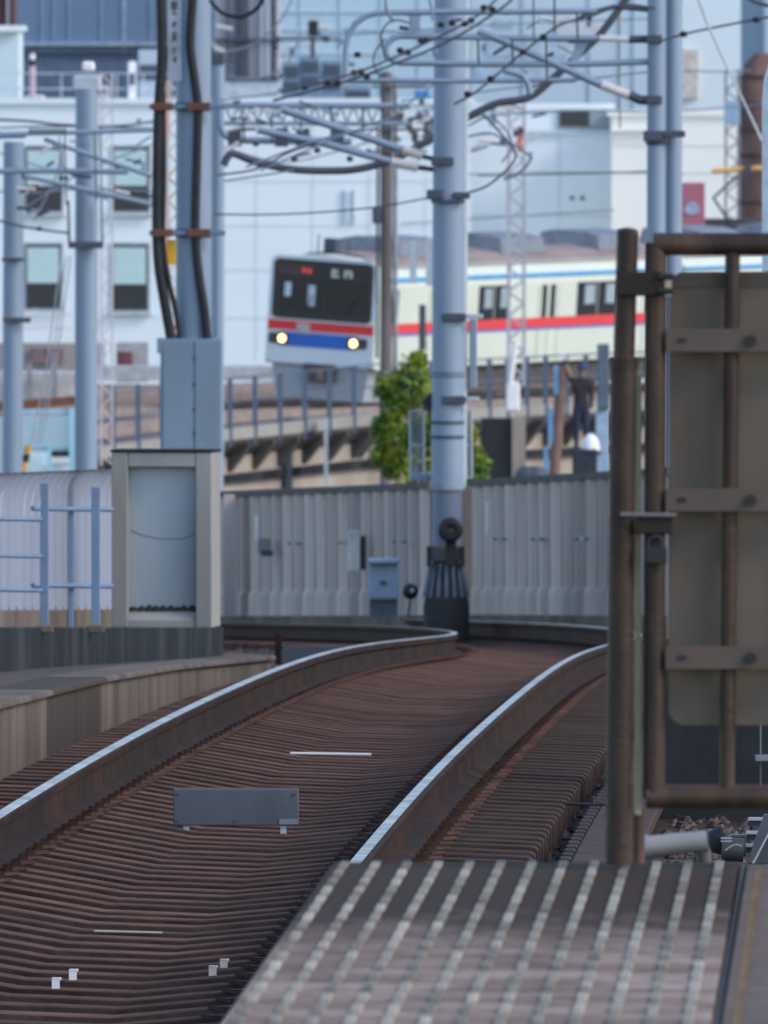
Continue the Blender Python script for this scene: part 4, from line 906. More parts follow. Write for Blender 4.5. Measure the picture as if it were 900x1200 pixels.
tb('horn_box', STEEL_D, lambda m: m.box((-.25, .9, 3.8), (.3, .3, .34)))
for q_, z_ in ((-.6, 4.05), (.2, 3.98)): tb('antenna', STEEL_D, lambda m: m.tube([(q_, .9, 3.5), (q_, .9, z_)], .02, 5))

# ------------------------------------------------------------------ buildings behind
def building(name, label, x0, y0, x1, Z, depth, ma, ybase=None, cap=True, cat_='building', grp='buildings behind the viaduct'):
    t = thing(name, label, cat_, (W((x0 + x1) / 2, 0, Z).x, Z, zg), grp)
    a = W(x0, y0, Z); b = W(x1, y0, Z)
    MB().box(((a.x + b.x) / 2, Z + depth / 2, (a.z + zg) / 2), (b.x - a.x, depth, a.z - zg)).build('wall', ma, t)
    if cap: MB().box(((a.x + b.x) / 2, Z + depth / 2, a.z + .1), (b.x - a.x + .3, depth + .3, .2)).build('roof_edge', ma, t)
    return t
def slabpx(t, nm, ma, x0, y0, x1, y1, Z, th=.15, bev=0): return MB().rect(x0, y0, x1, y1, Z - th, th, bev).build(nm, ma, t)
FRM = mat('window_frame', (.3, .34, .38), .6); PANE = mat('window_pane', (.03, .035, .045), .15); BLIND = mat('window_blind_cyan', (.5, .66, .67), .7, 0, .06, 1); SEAM = mat('wall_seam', (.55, .6, .65), .8)
ZW = 620
wb = building('white_building', 'large white building with four blue blind windows behind the viaduct', -80, 122, 552, ZW, 18, WBLDG)
for x0, x1, y0, y1 in ((30, 73, 172, 248), (132, 175, 172, 248), (30, 72, 286, 362), (131, 174, 286, 364)):
    w_ = slabpx(wb, 'window', FRM, x0 - 1.5, y0 - 2, x1 + 1.5, y1 + 2, ZW, .06)
    slabpx(w_, 'pane', PANE, x0 + 1, y0 + 1, x1 - 1, y1 - 1, ZW - .06, .02)
    slabpx(w_, 'blind', BLIND, x0 + 2, y0 + 4, x1 - 3, y0 + (y1 - y0) * .6, ZW - .08, .02)
    slabpx(w_, 'sill', SEAM, x0 - 4, y1 + 2, x1 + 4, y1 + 5, ZW, .25)
for y in (160, 212, 264, 316, 372): slabpx(wb, 'seam', SEAM, 178, y, 550, y + .9, ZW, .02)
for x in (300, 366, 432, 498): slabpx(wb, 'seam', SEAM, x, 124, x + .8, 420, ZW, .015)
for x in (404, 414): slabpx(wb, 'vent_pipe', SEAM, x, 222, x + 2, 262, ZW, .12)
m = MB()
for x in (-10, 8, 40, 72, 104, 137, 168, 200): m.tube([W(x, 122, ZW + .3), W(x, 86, ZW + .3)], .025, 5)
for y in (86, 104): m.tube([W(-60, y, ZW + .3), W(250, y, ZW + .3)], .025, 5)
m.build('roof_railing', mat('roof_rail', (.5, .56, .64), .6), wb)
for i, (x0, y0, x1, y1, ma) in enumerate(((150, 72, 160, 118, WHITE), (162, 58, 187, 118, STEEL_L), (108, 100, 128, 118, STEEL_L), (30, 112, 52, 120, WHITE))):
    t = thing('roof_unit', ('slim white roof unit beside the cable bundle', 'large pale roof air handler behind the cable bundle', 'low grey roof unit behind the box topped pole', 'flat white roof unit by the pale block')[i], 'roof unit', W((x0 + x1) / 2, y1, ZW + 4), 'units on the white roof')
    MB().rect(x0, y0, x1, y1 + 4, ZW + 4, 1.0, .05).build('casing', ma, t); MB().rect(x0 + 2, y0 + (y1 - y0) * .3, x1 - 2, y0 + (y1 - y0) * .6, ZW + 3.95, .05).build('grille', STEEL_D, t)
m = MB(); m.tube([W(38, 118, ZW + 3), W(38, 98, ZW + 3)], .18, 8); m.lathe(W(38, 95, ZW + 3), [(.05, -.1), (.16, 0), (.05, .2)], 10); 
PINK = mat('pink_tank', (.55, .35, .38), .7)
t = thing('pink_vent', 'pink roof vent stack with dark collar on the white building', 'vent', W(38, 118, ZW + 3)); MB().tube([W(38, 120, ZW + 3), W(38, 77, ZW + 3)], .12, 8).build('stack', PINK, t); MB().tube([W(38, 77, ZW + 3), W(38, 70, ZW + 3)], .14, 8).build('collar', BLACK, t); MB().tube([W(38, 70, ZW + 3), W(38, 63, ZW + 3)], .1, 8).build('tip', WHITE, t)
BB = mat('blue_cladding', (.15, .22, .33), .6, 0, .06, .2, streak=.2)
b2 = building('blue_building', 'big slate blue clad building rising behind the white roof', 20, -60, 252, 720, 20, BB)
for x in (48, 62, 80, 118, 143, 176): slabpx(b2, 'seam', mat('blue_seam', (.28, .35, .46), .6), x, -60, x + (2 if x != 143 else 5), 130, 720, .05)
slabpx(b2, 'gutter', mat('blue_dark', (.09, .12, .18), .6), 24, 58, 252, 62, 720, .3); slabpx(b2, 'ledge', mat('blue_pale', (.3, .38, .48), .6), 20, 49, 252, 54, 720, .35)
slabpx(b2, 'lower_cladding', mat('blue_low', (.12, .16, .24), .6), 25, 63, 252, 130, 720, .1)
b3 = building('pale_block', 'pale stair block at the corner of the white roof', -40, 36, 22, 655, 8, mat('pale_cyan_wall', (.6, .7, .74), .8, 0, .03, .3)); slabpx(b3, 'roof_cap', WHITE, -42, 31, 24, 37, 655, .4)
b3b = building('brick_building', 'dark reddish building peeking above the pale stair block', -60, -60, 15, 900, 20, mat('dark_red_wall', (.1, .05, .055), .8, 0, .2, .2))
slabpx(b3b, 'downpipe', STEEL_L, 8, -60, 10.5, 32, 900, .1)
MAUVE = mat('mauve_wall', (.44, .43, .47), .8, 0, .06, .2)
b4 = building('mauve_building', 'greyish mauve building with vertical pipes behind the cable pole', 252, -60, 326, 700, 15, MAUVE)
for x, w_ in ((266, 2), (276, 3), (282, 2), (289, 2), (305, 4), (311, 6), (320, 3)): slabpx(b4, 'pipe', STEEL_D if w_ < 4 else STEEL_L, x, -60, x + w_, 90 if x < 300 else 118, 700, .25)
for y in (45, 91): slabpx(b4, 'ledge', STEEL_D, 252, y, 330 if y == 91 else 400, y + 3, 700, .4)
slabpx(b4, 'lower_wall', mat('pale_grey_wall', (.5, .56, .62), .8), 254, 95, 326, 130, 700, .3)
SKYB = mat('sky_block_blue', (.44, .58, .68), .3, 0, .05, .08)  # colour of an added block that stands in for pale hazy sky
b5 = building('sky_block', 'pale blue block added in place of open sky far behind the curved pipe arms', 318, -80, 566, 980, 25, SKYB)
for y in (13, 34, 62, 96): slabpx(b5, 'block_band', mat('sky_block_band', (.47, .6, .69), .5), 318, y, 566, y + 1.6, 980, .1)
for x in (352, 398, 446, 490, 534): slabpx(b5, 'mullion', MATS['sky_block_band'], x, -80, x + 1, 140, 980, .08)
GL2 = mat('grey_blue_facade', (.5, .6, .68), .6, 0, .05, .1)
b6 = building('facade_building', 'grey blue office facade with dark window bands behind the double mast', 552, -80, 772, 760, 20, GL2)
for y0, y1, x0, x1 in ((22, 32, 580, 602), (45, 66, 570, 665), (70, 92, 556, 660)): slabpx(b6, 'window_band', mat('band_blue', (.38, .49, .59), .3), x0, y0, x1, y1, 760, .08)
slabpx(b6, 'wall_panel', mat('panel_mauve', (.55, .57, .62), .7), 652, 18, 700, 48, 760, .1)
for x in (612, 690, 726, 742): slabpx(b6, 'mullion', mat('fac_line', (.42, .5, .56), .7), x, -80, x + 1.4, 130, 760, .08)
b7 = building('white_hall', 'bright white hall with one strip window behind the train', 540, 128, 716, 640, 15, mat('hall_white', (.72, .77, .8), .8, 0, .03, .2))
wv_ = slabpx(b7, 'window', FRM, 653, 126.5, 722, 151, 640, .1); slabpx(wv_, 'pane', PANE, 656, 130, 690, 148, 639.9, .03); slabpx(wv_, 'louvre', mat('louvre', (.3, .35, .38), .7), 691, 130, 719, 148, 639.9, .03)
slabpx(b7, 'ledge', SEAM, 620, 153, 718, 156, 640, .2)
for x in (655,): slabpx(b7, 'seam', SEAM, x, 156, x + 1, 300, 640, .03)
for y in (202, 252): slabpx(b7, 'seam', mat('seam_green', (.5, .62, .58), .8), 545, y, 716, y + 1.4, 640, .03)
for x in (668, 680): slabpx(b7, 'vent', STEEL_D, x, 230, x + 5, 234, 640, .05)
b8 = building('sun_tinted_hall', 'hall end with warm sunlight put into its cream wall colour beside the double mast', 717, 136, 862, 636, 15, WBLDG2); slabpx(b8, 'ledge', WHITE, 716, 150, 800, 154, 636, .25)
for y in (170, 202): slabpx(b8, 'seam', mat('seam_cream', (.6, .6, .55), .8), 718, y, 860, y + 1, 636, .03)
b9 = building('pale_tower', 'very pale tower block beside the double mast', 772, -80, 868, 800, 20, mat('tower_pale', (.68, .76, .8), .8, 0, .03, .1)); slabpx(b9, 'stair_wall', mat('peach_wall', (.6, .54, .5), .8), 795, 58, 818, 115, 800, .3)
b10 = building('grey_tower', 'blue grey narrow tower behind the red brown tank', 868, -80, 902, 850, 15, mat('tower_grey', (.4, .46, .54), .8, 0, .05, .1))
b11 = building('far_block', 'plain pale block closing the gap beside the blue building', 900, -80, 1100, 840, 20, MATS['tower_pale'])
# red brown tank tower, masts, sign at right
RB = mat('red_brown_tank', (.2, .115, .1), .8, 0, .35, .6, tint=(.1, .07, .07), tscale=.8)
t = thing('tank_tower', 'rounded red brown tank tower above the gate', 'tank', W(888, 270, 560))
m = MB(); m.lathe(W(893, 270, 560), [(px(26, 560), 0), (px(26, 560), px(175, 560)), (px(20, 560), px(196, 560)), (px(8, 560), px(208, 560))], 18); m.build('tank', RB, t)
for y in (88, 120, 150, 180, 235): MB().tube([W(893, y, 560), W(893, y + 4, 560)], px(27.5, 560), 18).build('hoop', mat('hoop_dark', (.1, .065, .065), .7), t)
lattice('lattice_mast', 'dark lattice mast beside the red brown tank', 858, 15, 82, 272, 470, mat('dark_lattice', (.2, .17, .18), .7, 0, .3, .8), rp=1.6, step=12)
MB().rect(849, 118, 866, 146, 469.5, .3, .02).build('blue_box', mat('box_blue', (.3, .42, .58), .6), label='pale blue box fixed high on the dark lattice mast', category='box')
t = thing('orange_arm', 'orange yellow horizontal arm crossing the dark lattice mast', 'arm', W(865, 200, 468)); MB().tube([W(834, 200, 468), W(870, 198, 468), W(915, 196, 468)], px(3.2, 468), 8).build('tube', mat('orange_paint', (.75, .42, .12), .6), t); MB().rect(873, 193, 881, 204, 467.8, .25, .01).build('joint', STEEL_D, t)
t = thing('jib', 'thin black zigzag jib below the orange arm', 'jib', W(850, 272, 466)); MB().tube([W(864, 206, 466), W(836, 232, 466), W(856, 262, 466)], px(1.8, 466), 6).build('boom', BLACK, t); MB().rect(822, 256, 895, 274, 466.5, .6, .03).build('base', mat('jib_base', (.08, .075, .085), .8), t)
t = thing('red_sign', 'faded red sign board with pale blue patch beside the double mast', 'sign', W(811, 270, 450)); MB().rect(796, 214, 826, 268, 450, .15, .01).build('board', mat('faded_red', (.4, .14, .19), .6, 0, .08, .5), t); m = MB(); m.prism([W(811 + 9 * math.cos(a * .7) * (1 + .25 * math.sin(a * 2)), 244 + 8 * math.sin(a * .7), 449.97) for a in range(9)], (0, .02, 0)); m.build('patch', mat('patch_blue', (.36, .38, .5), .6), t)
# roof clutter between the sky block and white building
UB = mat('unit_blue', (.2, .27, .36), .7, 0, .2, .8)
for i, (x0, y0, x1, y1, lab) in enumerate(((331, 72, 352, 126, 'tall blue grey plant box on the white roof beside the mauve building'), (352, 66, 376, 126, 'square blue grey cooling unit between the two plant boxes'), (377, 70, 402, 126, 'wide blue grey plant box behind the beaded wire'), (403, 100, 436, 126, 'low blue grey duct box beside the brown column'))):
    t = thing('plant_unit', lab, 'roof unit', W((x0 + x1) / 2, y1, 650), 'blue grey plant on the far roof'); MB().rect(x0, y0, x1, y1, 650, 1.2, .06).build('casing', UB, t); MB().rect(x0 + 3, y0 + 6, x1 - 3, y0 + 18, 649.9, .1).build('grille', STEEL_D, t); MB().rect(x0 + 3, y0 + 24, x1 - 3, y0 + 34, 649.9, .1).build('grille', STEEL_D, t)
t = thing('roof_pole', 'dark roof post with a square head above the plant boxes', 'post', W(366, 66, 645)); MB().rect(361, 24, 373, 44, 645, .3, .03).build('head', BLACK, t); MB().rect(363.5, 44, 369, 68, 645, .2).build('stem', STEEL_D, t)
MB().rect(486, 106, 503, 118, 640, .8, .05).build('blue_tarp', mat('tarp_blue', (.05, .2, .5), .7), label='bright blue tarp on the roof beside the central mast', category='tarp')
MB().rect(478, 118, 508, 126, 640, .2, .02).build('white_balustrade', WHITE, label='short white balustrade under the blue tarp', category='balustrade')

# brown column behind the shrub, insulator cluster, other small posts near the train
BRN = mat('brown_column', (.13, .11, .105), .85, 0, .3, 1.2, streak=.2, tint=(.26, .25, .26), tscale=.8)
bc = thing('brown_column', 'weathered brown steel column rising in front of the train nose', 'column', W(453, 560, 335))
m = MB(); m.tube([W(452, 600, 335), W(453, 85, 335)], px(7, 335), 10); m.build('shaft', BRN, bc)
MB().tube([W(463, 560, 335.3), W(463.5, 90, 335.3)], px(3, 335), 8).build('side_pipe', mat('pipe_grey', (.3, .33, .38), .7), bc); MB().tube([W(442, 420, 335.2), W(443, 150, 335.2)], px(1.6, 335), 6).build('side_cable', RUBBER, bc)
MB().rect(436, 243, 446, 262, 334.7, .2, .02).build('junction_box', STEEL_D, bc)
for y in (100, 150, 176): MB().rect(436, y, 500 if y != 150 else 520, y + 3, 334.8, .1).build('cross_arm', BRN, bc)
for x, y in ((470, 140), (480, 146), (492, 138), (500, 150), (486, 158), (508, 142)): MB().lathe(W(x, y, 334.7), [(.03, -.12), (.08, -.08), (.05, 0), (.08, .08), (.03, .14)], 8).build('insulator', mat('ins_dark', (.14, .12, .12), .5), bc)
for x, y0, y1 in ((484, 282, 332), (503, 280, 335), (495, 357, 410)):
    MB().rect(x - 4, y0, x + 4, y1, 365, .15).build('signal_post', STEEL_L if y0 < 300 else RUBBER, label={484: 'pale short post hanging before the train side window', 503: 'pale bracketed post beside the central mast before the train', 495: 'dark stub post before the red stripe of the train'}[x], category='post')
# shrub
LEAF = mat('shrub_leaf', (.075, .15, .02), .6, 0, .25, 3, 0, island=.7, tint=(.3, .3, .02), tscale=1.6, tamt=.6)
sh = thing('shrub', 'bright yellow green shrub growing behind the central mast', 'shrub', W(500, 590, 300)); rl = random.Random(5); m = MB()
blobs = [(455, 455, 18), (450, 500, 18), (452, 530, 20), (560, 545, 16), (562, 565, 14), (482, 440, 26), (466, 470, 24), (500, 462, 26), (470, 505, 26), (505, 500, 30), (480, 545, 30), (520, 545, 28), (545, 510, 16), (552, 535, 17), (548, 560, 20), (460, 545, 18), (490, 422, 12)]
for bx, by, br in blobs:
    for _ in range(420):
        a = Vector((rl.gauss(0, 1), rl.gauss(0, 1), rl.gauss(0, 1))).normalized() * (rl.random() ** .4) * px(br, 300) * rl.uniform(.7, 1.12)
        c = W(bx, by, 300) + a; u_ = Vector((rl.gauss(0, 1), rl.gauss(0, 1), rl.gauss(0, .6))).normalized(); v_ = u_.orthogonal().normalized(); l_ = rl.uniform(.035, .09); w_ = l_ * .55
        b = len(m.v); m.v += [tuple(c - u_ * l_), tuple(c + v_ * w_ * .8), tuple(c + u_ * l_), tuple(c - v_ * w_ * .8)]; m.face((b, b + 1, b + 2, b + 3))
m.build('crown', LEAF, sh, recalc=False, kind='stuff')
for x0, x1, y1 in ((498, 480, 440), (500, 505, 455), (502, 545, 520), (498, 464, 500)): MB().tube([W(500, 620, 300), W((x0 + x1) / 2, (600 + y1) / 2, 300), W(x1, y1, 300)], [.05, .035, .012], 6).build('branch', mat('bark', (.1, .075, .055), .9), sh)

# left yard: fence, wall, walkway, cyan stair
t = thing('picket_fence', 'white picket fence on the grey wall behind the left poles', 'fence', W(60, 402, 540))
for x in range(-20, 92, 5): MB().rect(x, 366, x + 2, 402, 540, .05).build('picket', WHITE, t)
for y in (367, 384): MB().rect(-22, y, 94, y + 2, 540.06, .05).build('rail', WHITE, t)
t = thing('grey_wall', 'grey mauve low wall under the white picket fence', 'wall', W(40, 440, 545)); MB().rect(-60, 402, 122, 440, 541, .6).build('wall', mat('yard_grey', (.34, .32, .33), .9, 0, .15, .5, streak=.3), t)
for x in (36, 56): MB().rect(x, 408, x + 18, 426, 540.8, .15).build('panel', mat('yard_maroon', (.25, .17, .18), .9), t)
t = thing('yard_deck', 'pale concrete deck on dark legs behind the left poles', 'deck', W(40, 466, 376)); MB().rect(-60, 437, 112, 466, 376, 3).build('deck', mat('deck_pale', (.48, .45, .44), .9), t)
for x in (34, 64): MB().rect(x - 3, 425, x + 3, 474, 375.6, .15).build('leg', mat('leg_grey', (.25, .25, .27), .8), t)
t = thing('brown_beam', 'rusty brown beam over the cyan stair railing', 'beam', W(40, 475, 372)); m = MB(); m.prism([W(-60, 476, 372), W(90, 464, 372), W(90, 474, 372), W(-60, 487, 372)], (0, .4, 0)); m.build('beam', mat('beam_rust', (.2, .09, .06), .85), t)
CY = mat('cyan_paint', (.34, .58, .7), .6, 0, .08, .8)
t = thing('cyan_stair', 'light cyan metal stair with picket railing behind the noise barrier', 'stair', W(55, 556, 368))
for x in range(28, 86, 5): MB().rect(x, 482, x + 1.8, 527, 368, .05).build('picket', CY, t)
for y in (480, 524): MB().rect(24, y, 88, y + 4, 368.02, .08).build('rail', CY, t)
MB().rect(26, 530, 58, 556, 369, .6).build('landing', mat('pale_cyan', (.6, .72, .76), .7), t); MB().rect(55, 522, 60, 560, 367.9, .1).build('post', CY, t); MB().rect(81, 478, 90, 560, 367.9, .15).build('post', CY, t); MB().rect(60, 536, 81, 542, 368.5, .3).build('tread', WHITE, t); MB().rect(60, 528, 81, 536, 369.5, .3).build('opening', BLACK, t); MB().rect(28, 547, 82, 560, 368.6, .3).build('lower_step', MATS['pale_cyan'], t)
MB().rect(-60, 488, 90, 575, 370.5, .3).build('back_panel', mat('cyan_back', (.42, .5, .53), .8, 0, .1, .8), t)
t = thing('warning_post', 'orange and black striped guy cover behind the noise barrier', 'guy cover', W(30, 560, 250))
for k_ in range(4): MB().tube([W(34 - k_ * 2.6, 522 + k_ * 10, 250), W(31.5 - k_ * 2.6, 531.5 + k_ * 10, 250)], px(4.2, 250), 8).build('band', mat('guy_orange', (.62, .3, .03), .6) if k_ % 2 == 0 else BLACK, t)
for k_, dx in enumerate((0, 6, 11)): wire(('guy wire rising from the striped cover', 'second guy wire beside the striped cover', 'outer guy wire by the collared pole')[k_], [(36 + dx, 522), (54 + dx, 430), (72 + dx, 300)], .9, 250, mat('guy_grey', (.3, .33, .38), .6), name='guy_wire', grp='guy wires at the left poles')
t = thing('maroon_hut', 'small grey hut with maroon door left of the cabinet pole', 'hut', W(155, 447, 520)); MB().rect(136, 402, 173, 448, 520, 2).build('wall', mat('hut_grey', (.36, .35, .36), .9), t); MB().rect(138, 412, 155, 446, 519.9, .1).build('door', mat('hut_maroon', (.16, .07, .08), .8), t)
t = thing('yard_platform', 'long pale grey platform strip behind the viaduct tracks', 'platform', W(250, 440, 505)); MB().rect(110, 430, 330, 446, 505, 3).build('slab', mat('strip_grey', (.42, .42, .43), .9), t)

# right yard: worker, boxes, posts
t = thing('leaning_timber', 'reddish brown leaning timber post beside the worker', 'post', W(650, 562, 345)); MB().tube([W(649, 562, 345), W(659, 430, 345)], px(7, 345), 8).build('timber', mat('timber', (.2, .13, .11), .9, 0, .2, 2), t)
for x0, y0, y1, lab in ((652, 428, 462, 'short bright blue strip beside the timber post'), (645.5, 478, 520, 'middle bright blue strip below the viaduct edge'), (640, 524, 562, 'lowest bright blue strip above the fence')): MB().rect(x0 - 3, y0, x0 + 2.5, y1, 344, .1).build('blue_strip', mat('strip_blue', (.14, .3, .5), .6), label=lab, category='strip')
t = thing('slate_pillar', 'dark slate pillar with pale blue foot beside the gate post', 'pillar', W(706, 560, 340)); MB().rect(700, 403, 714, 480, 340, .25, .02).build('upper', mat('pillar_slate', (.11, .14, .18), .7), t); MB().rect(698, 480, 714, 560, 340.1, .25, .02).build('foot', mat('pillar_blue', (.32, .42, .54), .7), t)
t = thing('covered_box', 'dark box under a white domed cover near the worker', 'box', W(690, 560, 335)); MB().rect(671, 526, 700, 562, 335, .5, .03).build('box', mat('box_dark', (.04, .048, .06), .7), t)
m = MB(); m.lathe(W(692, 529, 335.2), [(px(11, 335), 0), (px(11, 335), px(6, 335)), (px(9, 335), px(14, 335)), (px(5, 335), px(19, 335)), (px(1, 335), px(21, 335))], 16); m.build('dome', WHITE, t)
m = MB(); m.lathe(W(692, 531, 335.2), [(px(12.5, 335), -.04), (px(12.5, 335), .05)], 16); m.build('rim', BLACK, t)
for x in (618, 628): MB().lathe(W(x, 560, 338), [(px(16, 338), 0), (px(14, 338), px(8, 338)), (px(6, 338), px(14, 338))], 12).build('cable_drum', RUBBER, label='dark rounded drum low behind the fence right of the mast' if x < 620 else 'second dark drum beside the timber post', category='drum', group='dark drums behind the fence')
# worker
def worker():
    Zq = 345.0; ft = W(681, 526, Zq); h = px(97, Zq)          # about 1.67 m
    root = thing('person', 'person in dark jacket and navy trousers raising one white gloved arm', 'person', ft)
    J = {'pel': (0, 0, .53), 'spi': (.0, .0, .66), 'che': (.005, 0, .79), 'nec': (.005, 0, .865), 'hed': (.012, -.01, .925), 'top': (.016, -.012, .985),
         'lsh': (-.10, 0, .815), 'lel': (-.15, -.04, .93), 'lwr': (-.20, -.06, 1.05), 'lha': (-.213, -.065, 1.085), 'rsh': (.10, 0, .815), 'rel': (.13, .02, .66), 'rwr': (.125, -.05, .53), 'rha': (.12, -.06, .49),
         'lhi': (-.05, 0, .50), 'lkn': (-.055, -.015, .27), 'lan': (-.06, .0, .045), 'lto': (-.065, -.09, .018), 'rhi': (.05, 0, .50), 'rkn': (.055, -.01, .27), 'ran': (.065, .01, .045), 'rto': (.075, -.08, .018)}
    rad = {'pel': .085, 'spi': .08, 'che': .09, 'nec': .035, 'hed': .055, 'top': .04, 'lsh': .05, 'lel': .036, 'lwr': .026, 'lha': .026, 'rsh': .05, 'rel': .036, 'rwr': .026, 'rha': .026, 'lhi': .065, 'lkn': .043, 'lan': .03, 'lto': .025, 'rhi': .065, 'rkn': .043, 'ran': .03, 'rto': .025}
    E_ = [('pel', 'spi'), ('spi', 'che'), ('che', 'nec'), ('nec', 'hed'), ('hed', 'top'), ('che', 'lsh'), ('lsh', 'lel'), ('lel', 'lwr'), ('lwr', 'lha'), ('che', 'rsh'), ('rsh', 'rel'), ('rel', 'rwr'), ('rwr', 'rha'), ('pel', 'lhi'), ('lhi', 'lkn'), ('lkn', 'lan'), ('lan', 'lto'), ('pel', 'rhi'), ('rhi', 'rkn'), ('rkn', 'ran'), ('ran', 'rto')]
    ks = list(J); me = bpy.data.meshes.new('body'); me.from_pydata([tuple(Vector(J[k_]) * h + ft) for k_ in ks], [(ks.index(a), ks.index(b)) for a, b in E_], [])
    o = bpy.data.objects.new('body', me); link(o, root)
    sk = o.modifiers.new('skin', 'SKIN'); o.modifiers.new('sub', 'SUBSURF').render_levels = 2; o.modifiers['sub'].levels = 2
    for i, k_ in enumerate(ks):
        d = me.skin_vertices[0].data[i]; d.radius = (rad[k_] * h, rad[k_] * h * (.75 if k_ in ('pel', 'spi', 'che') else 1)); d.use_root = (k_ == 'pel')
    cl = bpy.data.materials.new('worker_clothes'); cl.use_nodes = True; n = cl.node_tree; b = n.nodes['Principled BSDF']; b.inputs['Roughness'].default_value = .9
    tc = n.nodes.new('ShaderNodeTexCoord'); sp = n.nodes.new('ShaderNodeSeparateXYZ'); n.links.new(tc.outputs['Object'], sp.inputs[0])
    mr = n.nodes.new('ShaderNodeMapRange'); mr.inputs[1].default_value = ft.z; mr.inputs[2].default_value = ft.z + h * 1.1; n.links.new(sp.outputs['Z'], mr.inputs[0])
    cr = n.nodes.new('ShaderNodeValToRGB'); cr.color_ramp.interpolation = 'CONSTANT'; els = cr.color_ramp.elements
    els[0].position = 0; els[0].color = (.02, .02, .022, 1); els[1].position = .05; els[1].color = (.022, .03, .06, 1)
    for p_, c_ in ((.49, (.03, .026, .03, 1)), (.785, (.28, .17, .13, 1)), (.925, (.03, .026, .03, 1))): e_ = els.new(p_); e_.color = c_
    n.links.new(mr.outputs[0], cr.inputs[0]); n.links.new(cr.outputs[0], b.inputs['Base Color']); me.materials.append(cl)
    c = ft + Vector((.016, -.012, .955)) * h
    MB().lathe(c, [(px(6.2, Zq), 0), (px(6, Zq), px(3, Zq)), (px(4, Zq), px(5.5, Zq)), (px(1, Zq), px(6.5, Zq))], 14).build('cap', mat('cap_navy', (.04, .07, .14), .7), root)
    MB().box(c + Vector((.0, -.11, .005)), (.15, .12, .015), bev=.005).build('cap_brim', MATS['cap_navy'], root)
    MB().box(ft + Vector((.016, -.07, .915)) * h, (.025, .05, .04), bev=.006).build('nose', mat('skin_tone', (.4, .26, .2), .6), root)
    g = MB(); hp = ft + Vector(J['lha']) * h; g.box(hp, (.085, .03, .09), bev=.01)
    for k_ in range(4): x = -.032 + k_ * .021; g.tube([hp + Vector((x, 0, .04)), hp + Vector((x * 1.15, -.01, .085)), hp + Vector((x * 1.25, -.02, .12 - .008 * abs(k_ - 1.5)))], .0095, 6)
    g.tube([hp + Vector((.04, 0, -.02)), hp + Vector((.07, -.01, .015)), hp + Vector((.08, -.015, .05))], .011, 6)
    g.build('glove', WHITE, root)
worker()

# ------------------------------------------------------------------ more of the overhead tangle: thin wires, hangers and links
WG = mat('wire_blue_grey', (.2, .24, .31), .6)
more = [('thin wire above the truss beam toward the pale sky block', [(252, 118), (330, 108), (400, 92), (455, 84)], 1.2, 240),
 ('thin wire under the truss beam to the brown column', [(262, 172), (330, 190), (400, 176), (450, 160)], 1.0, 246),
 ('thin steady wire slanting below the two struts', [(288, 196), (340, 176), (380, 162), (440, 150)], 1.3, 170),
 ('second steady wire slanting below the two struts', [(305, 200), (350, 180), (398, 160), (470, 132)], 1.1, 169.5),
 ('contact wire passing under the loop arm to the double mast', [(470, 118), (560, 108), (640, 98), (760, 84)], 1.1, 182),
 ('upper messenger wire over the loop arm', [(330, 44), (420, 40), (560, 30), (700, 24), (768, 22)], .9, 260),
 ('lower messenger wire over the white hall', [(545, 138), (620, 132), (700, 130), (768, 132)], .9, 230),
 ('looped jumper wire behind the central mast', [(545, 150), (570, 138), (592, 150), (600, 172), (588, 190)], 1.3, 180),
 ('second looped jumper wire behind the central mast', [(548, 160), (575, 156), (598, 168), (615, 178), (624, 186)], 1.6, 184),
 ('dark hook wire on the lattice before the train', [(590, 210), (606, 204), (620, 190), (622, 178)], 2.0, 200),
 ('thin wire from the cable pole to the mauve building', [(262, 62), (300, 50), (330, 22), (345, -8)], 1.1, 300),
 ('thin wire in front of the mauve building pipes', [(252, 88), (300, 92), (335, 76), (352, 40)], 1.3, 310),
 ('wire from the box topped pole to the cable pole above the pipes', [(118, 150), (150, 146), (182, 143)], 1.3, 229),
 ('wire under the lower cross pipe of the left poles', [(-10, 224), (40, 226), (90, 222), (182, 224)], 1.1, 233),
 ('thin slanting wire behind the left poles', [(-10, 176), (50, 196), (90, 206), (140, 228), (182, 236)], 1.0, 236),
 ('second slanting wire behind the left poles', [(20, 250), (60, 224), (110, 196), (182, 168)], 1.0, 238),
 ('drop wire beside the collared pole down to its collar', [(117, 150), (119, 220), (120, 284)], 1.2, 229),
 ('drop wire between the two blue grey left poles', [(70, 158), (68, 200), (40, 258)], 1.0, 227),
 ('short link wire hanging off the curved pipe end', [(452, -10), (453, 12), (462, 26)], 2.0, 167),
 ('second short link wire above the curved pipe end', [(500, -10), (505, 6), (507, 24)], 1.8, 167),
 ('wire fanning down from the mast top to the strut insulators', [(512, 96), (470, 128), (430, 158)], 1.0, 171),
 ('thin wire along the train roof line', [(470, 262), (540, 258), (620, 252), (720, 246)], .8, 330),
 ('bracing wire from the slim pole to the sagging feeder', [(262, 212), (310, 205), (345, 199)], 1.1, 175),
 ('long pale wire over the sun tinted hall to the tank', [(800, 83), (850, 84), (880, 82)], .9, 300),
 ('lower pale wire over the sun tinted hall to the tank', [(800, 130), (850, 126), (895, 122)], .9, 300)]
for lab, pts, r, Z in more: wire(lab, pts, r, Z, WG)
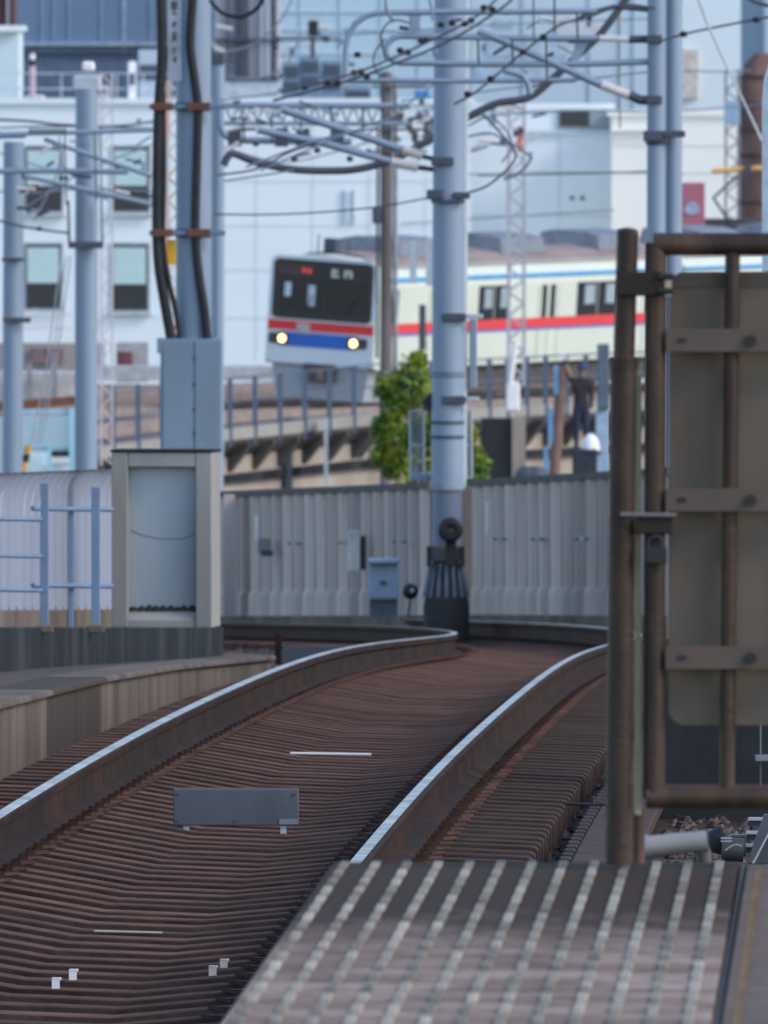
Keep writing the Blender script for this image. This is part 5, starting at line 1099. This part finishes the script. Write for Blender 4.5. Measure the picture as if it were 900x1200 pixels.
for k_, (x, y0, y1) in enumerate(((285, 124, 165), (318, 124, 167), (352, 124, 170), (388, 124, 172), (425, 124, 166), (462, 96, 124), (560, 45, 75), (600, 45, 75), (640, 45, 96), (676, 14, 46))):
    MB().tube([W(x, y0, 246.5 if k_ < 6 else 167.6), W(x + 1, y1, 246.5 if k_ < 6 else 167.6)], px(1.4, 246 if k_ < 6 else 168), 5).build('hanger', STEEL_D, p3 if k_ < 6 else rm)
for x, y in ((300, 168), (345, 186), (372, 176), (395, 170), (432, 178), (360, 160), (410, 186)): MB().lathe(W(x, y, 174.5), [(.01, -.035), (.03, -.02), (.03, .02), (.01, .035)], 8, 'X').build('clip', STEEL_D, cm_)
# fittings crowding the arms: clamps, short insulators and links, each a part of the mast that carries it
ri = random.Random(21)
def clutter(root, xs, ys, Z, n, k0):
    for i in range(n):
        x = ri.uniform(*xs); y = ri.uniform(*ys); a = ri.uniform(-.6, .6); L_ = ri.uniform(8, 26); kind = ri.random()
        p = (x - L_ / 2 * math.cos(a), y + L_ / 2 * math.sin(a)); q = (x + L_ / 2 * math.cos(a), y - L_ / 2 * math.sin(a))
        if kind < .35:
            m = MB(); insulator(m, W(*p, Z), W(*q, Z), px(1.2, Z), px(2.6, Z), 6); m.build('insulator', ri.choice((INSUL, STEEL_D)), root)
        elif kind < .75:
            MB().tube([W(*p, Z), W(*q, Z)], px(ri.uniform(1, 2.2), Z), 6).build('link_rod', ri.choice((STEEL, STEEL_D, STEEL_D)), root)
        else:
            MB().rect(x - 3, y - 4, x + 3, y + 4, Z, .1, .01).build('clamp', ri.choice((STEEL, STEEL_D)), root)
clutter(p1, (20, 88), (165, 250), 229, 16, 0); clutter(p2, (90, 182), (142, 240), 229, 16, 0)
clutter(p3, (265, 440), (118, 185), 246, 22, 0); clutter(bc, (462, 512), (118, 172), 334, 20, 0)
clutter(lt, (556, 632), (122, 176), 329, 18, 0); clutter(b4, (256, 420), (30, 112), 690, 26, 0)
clutter(rm, (470, 700), (5, 100), 168.4, 16, 0)
# bolts on the grey plate between the rails, cracks and stains on it come from its material
for x, y in ((208, 931), (345, 931), (208, 962), (276, 962)): MB().lathe(W(x, y, Zb - .002), [(.005, .004), (.005, -.004)], 8, 'Y').build('bolt', STEEL_D, bd)
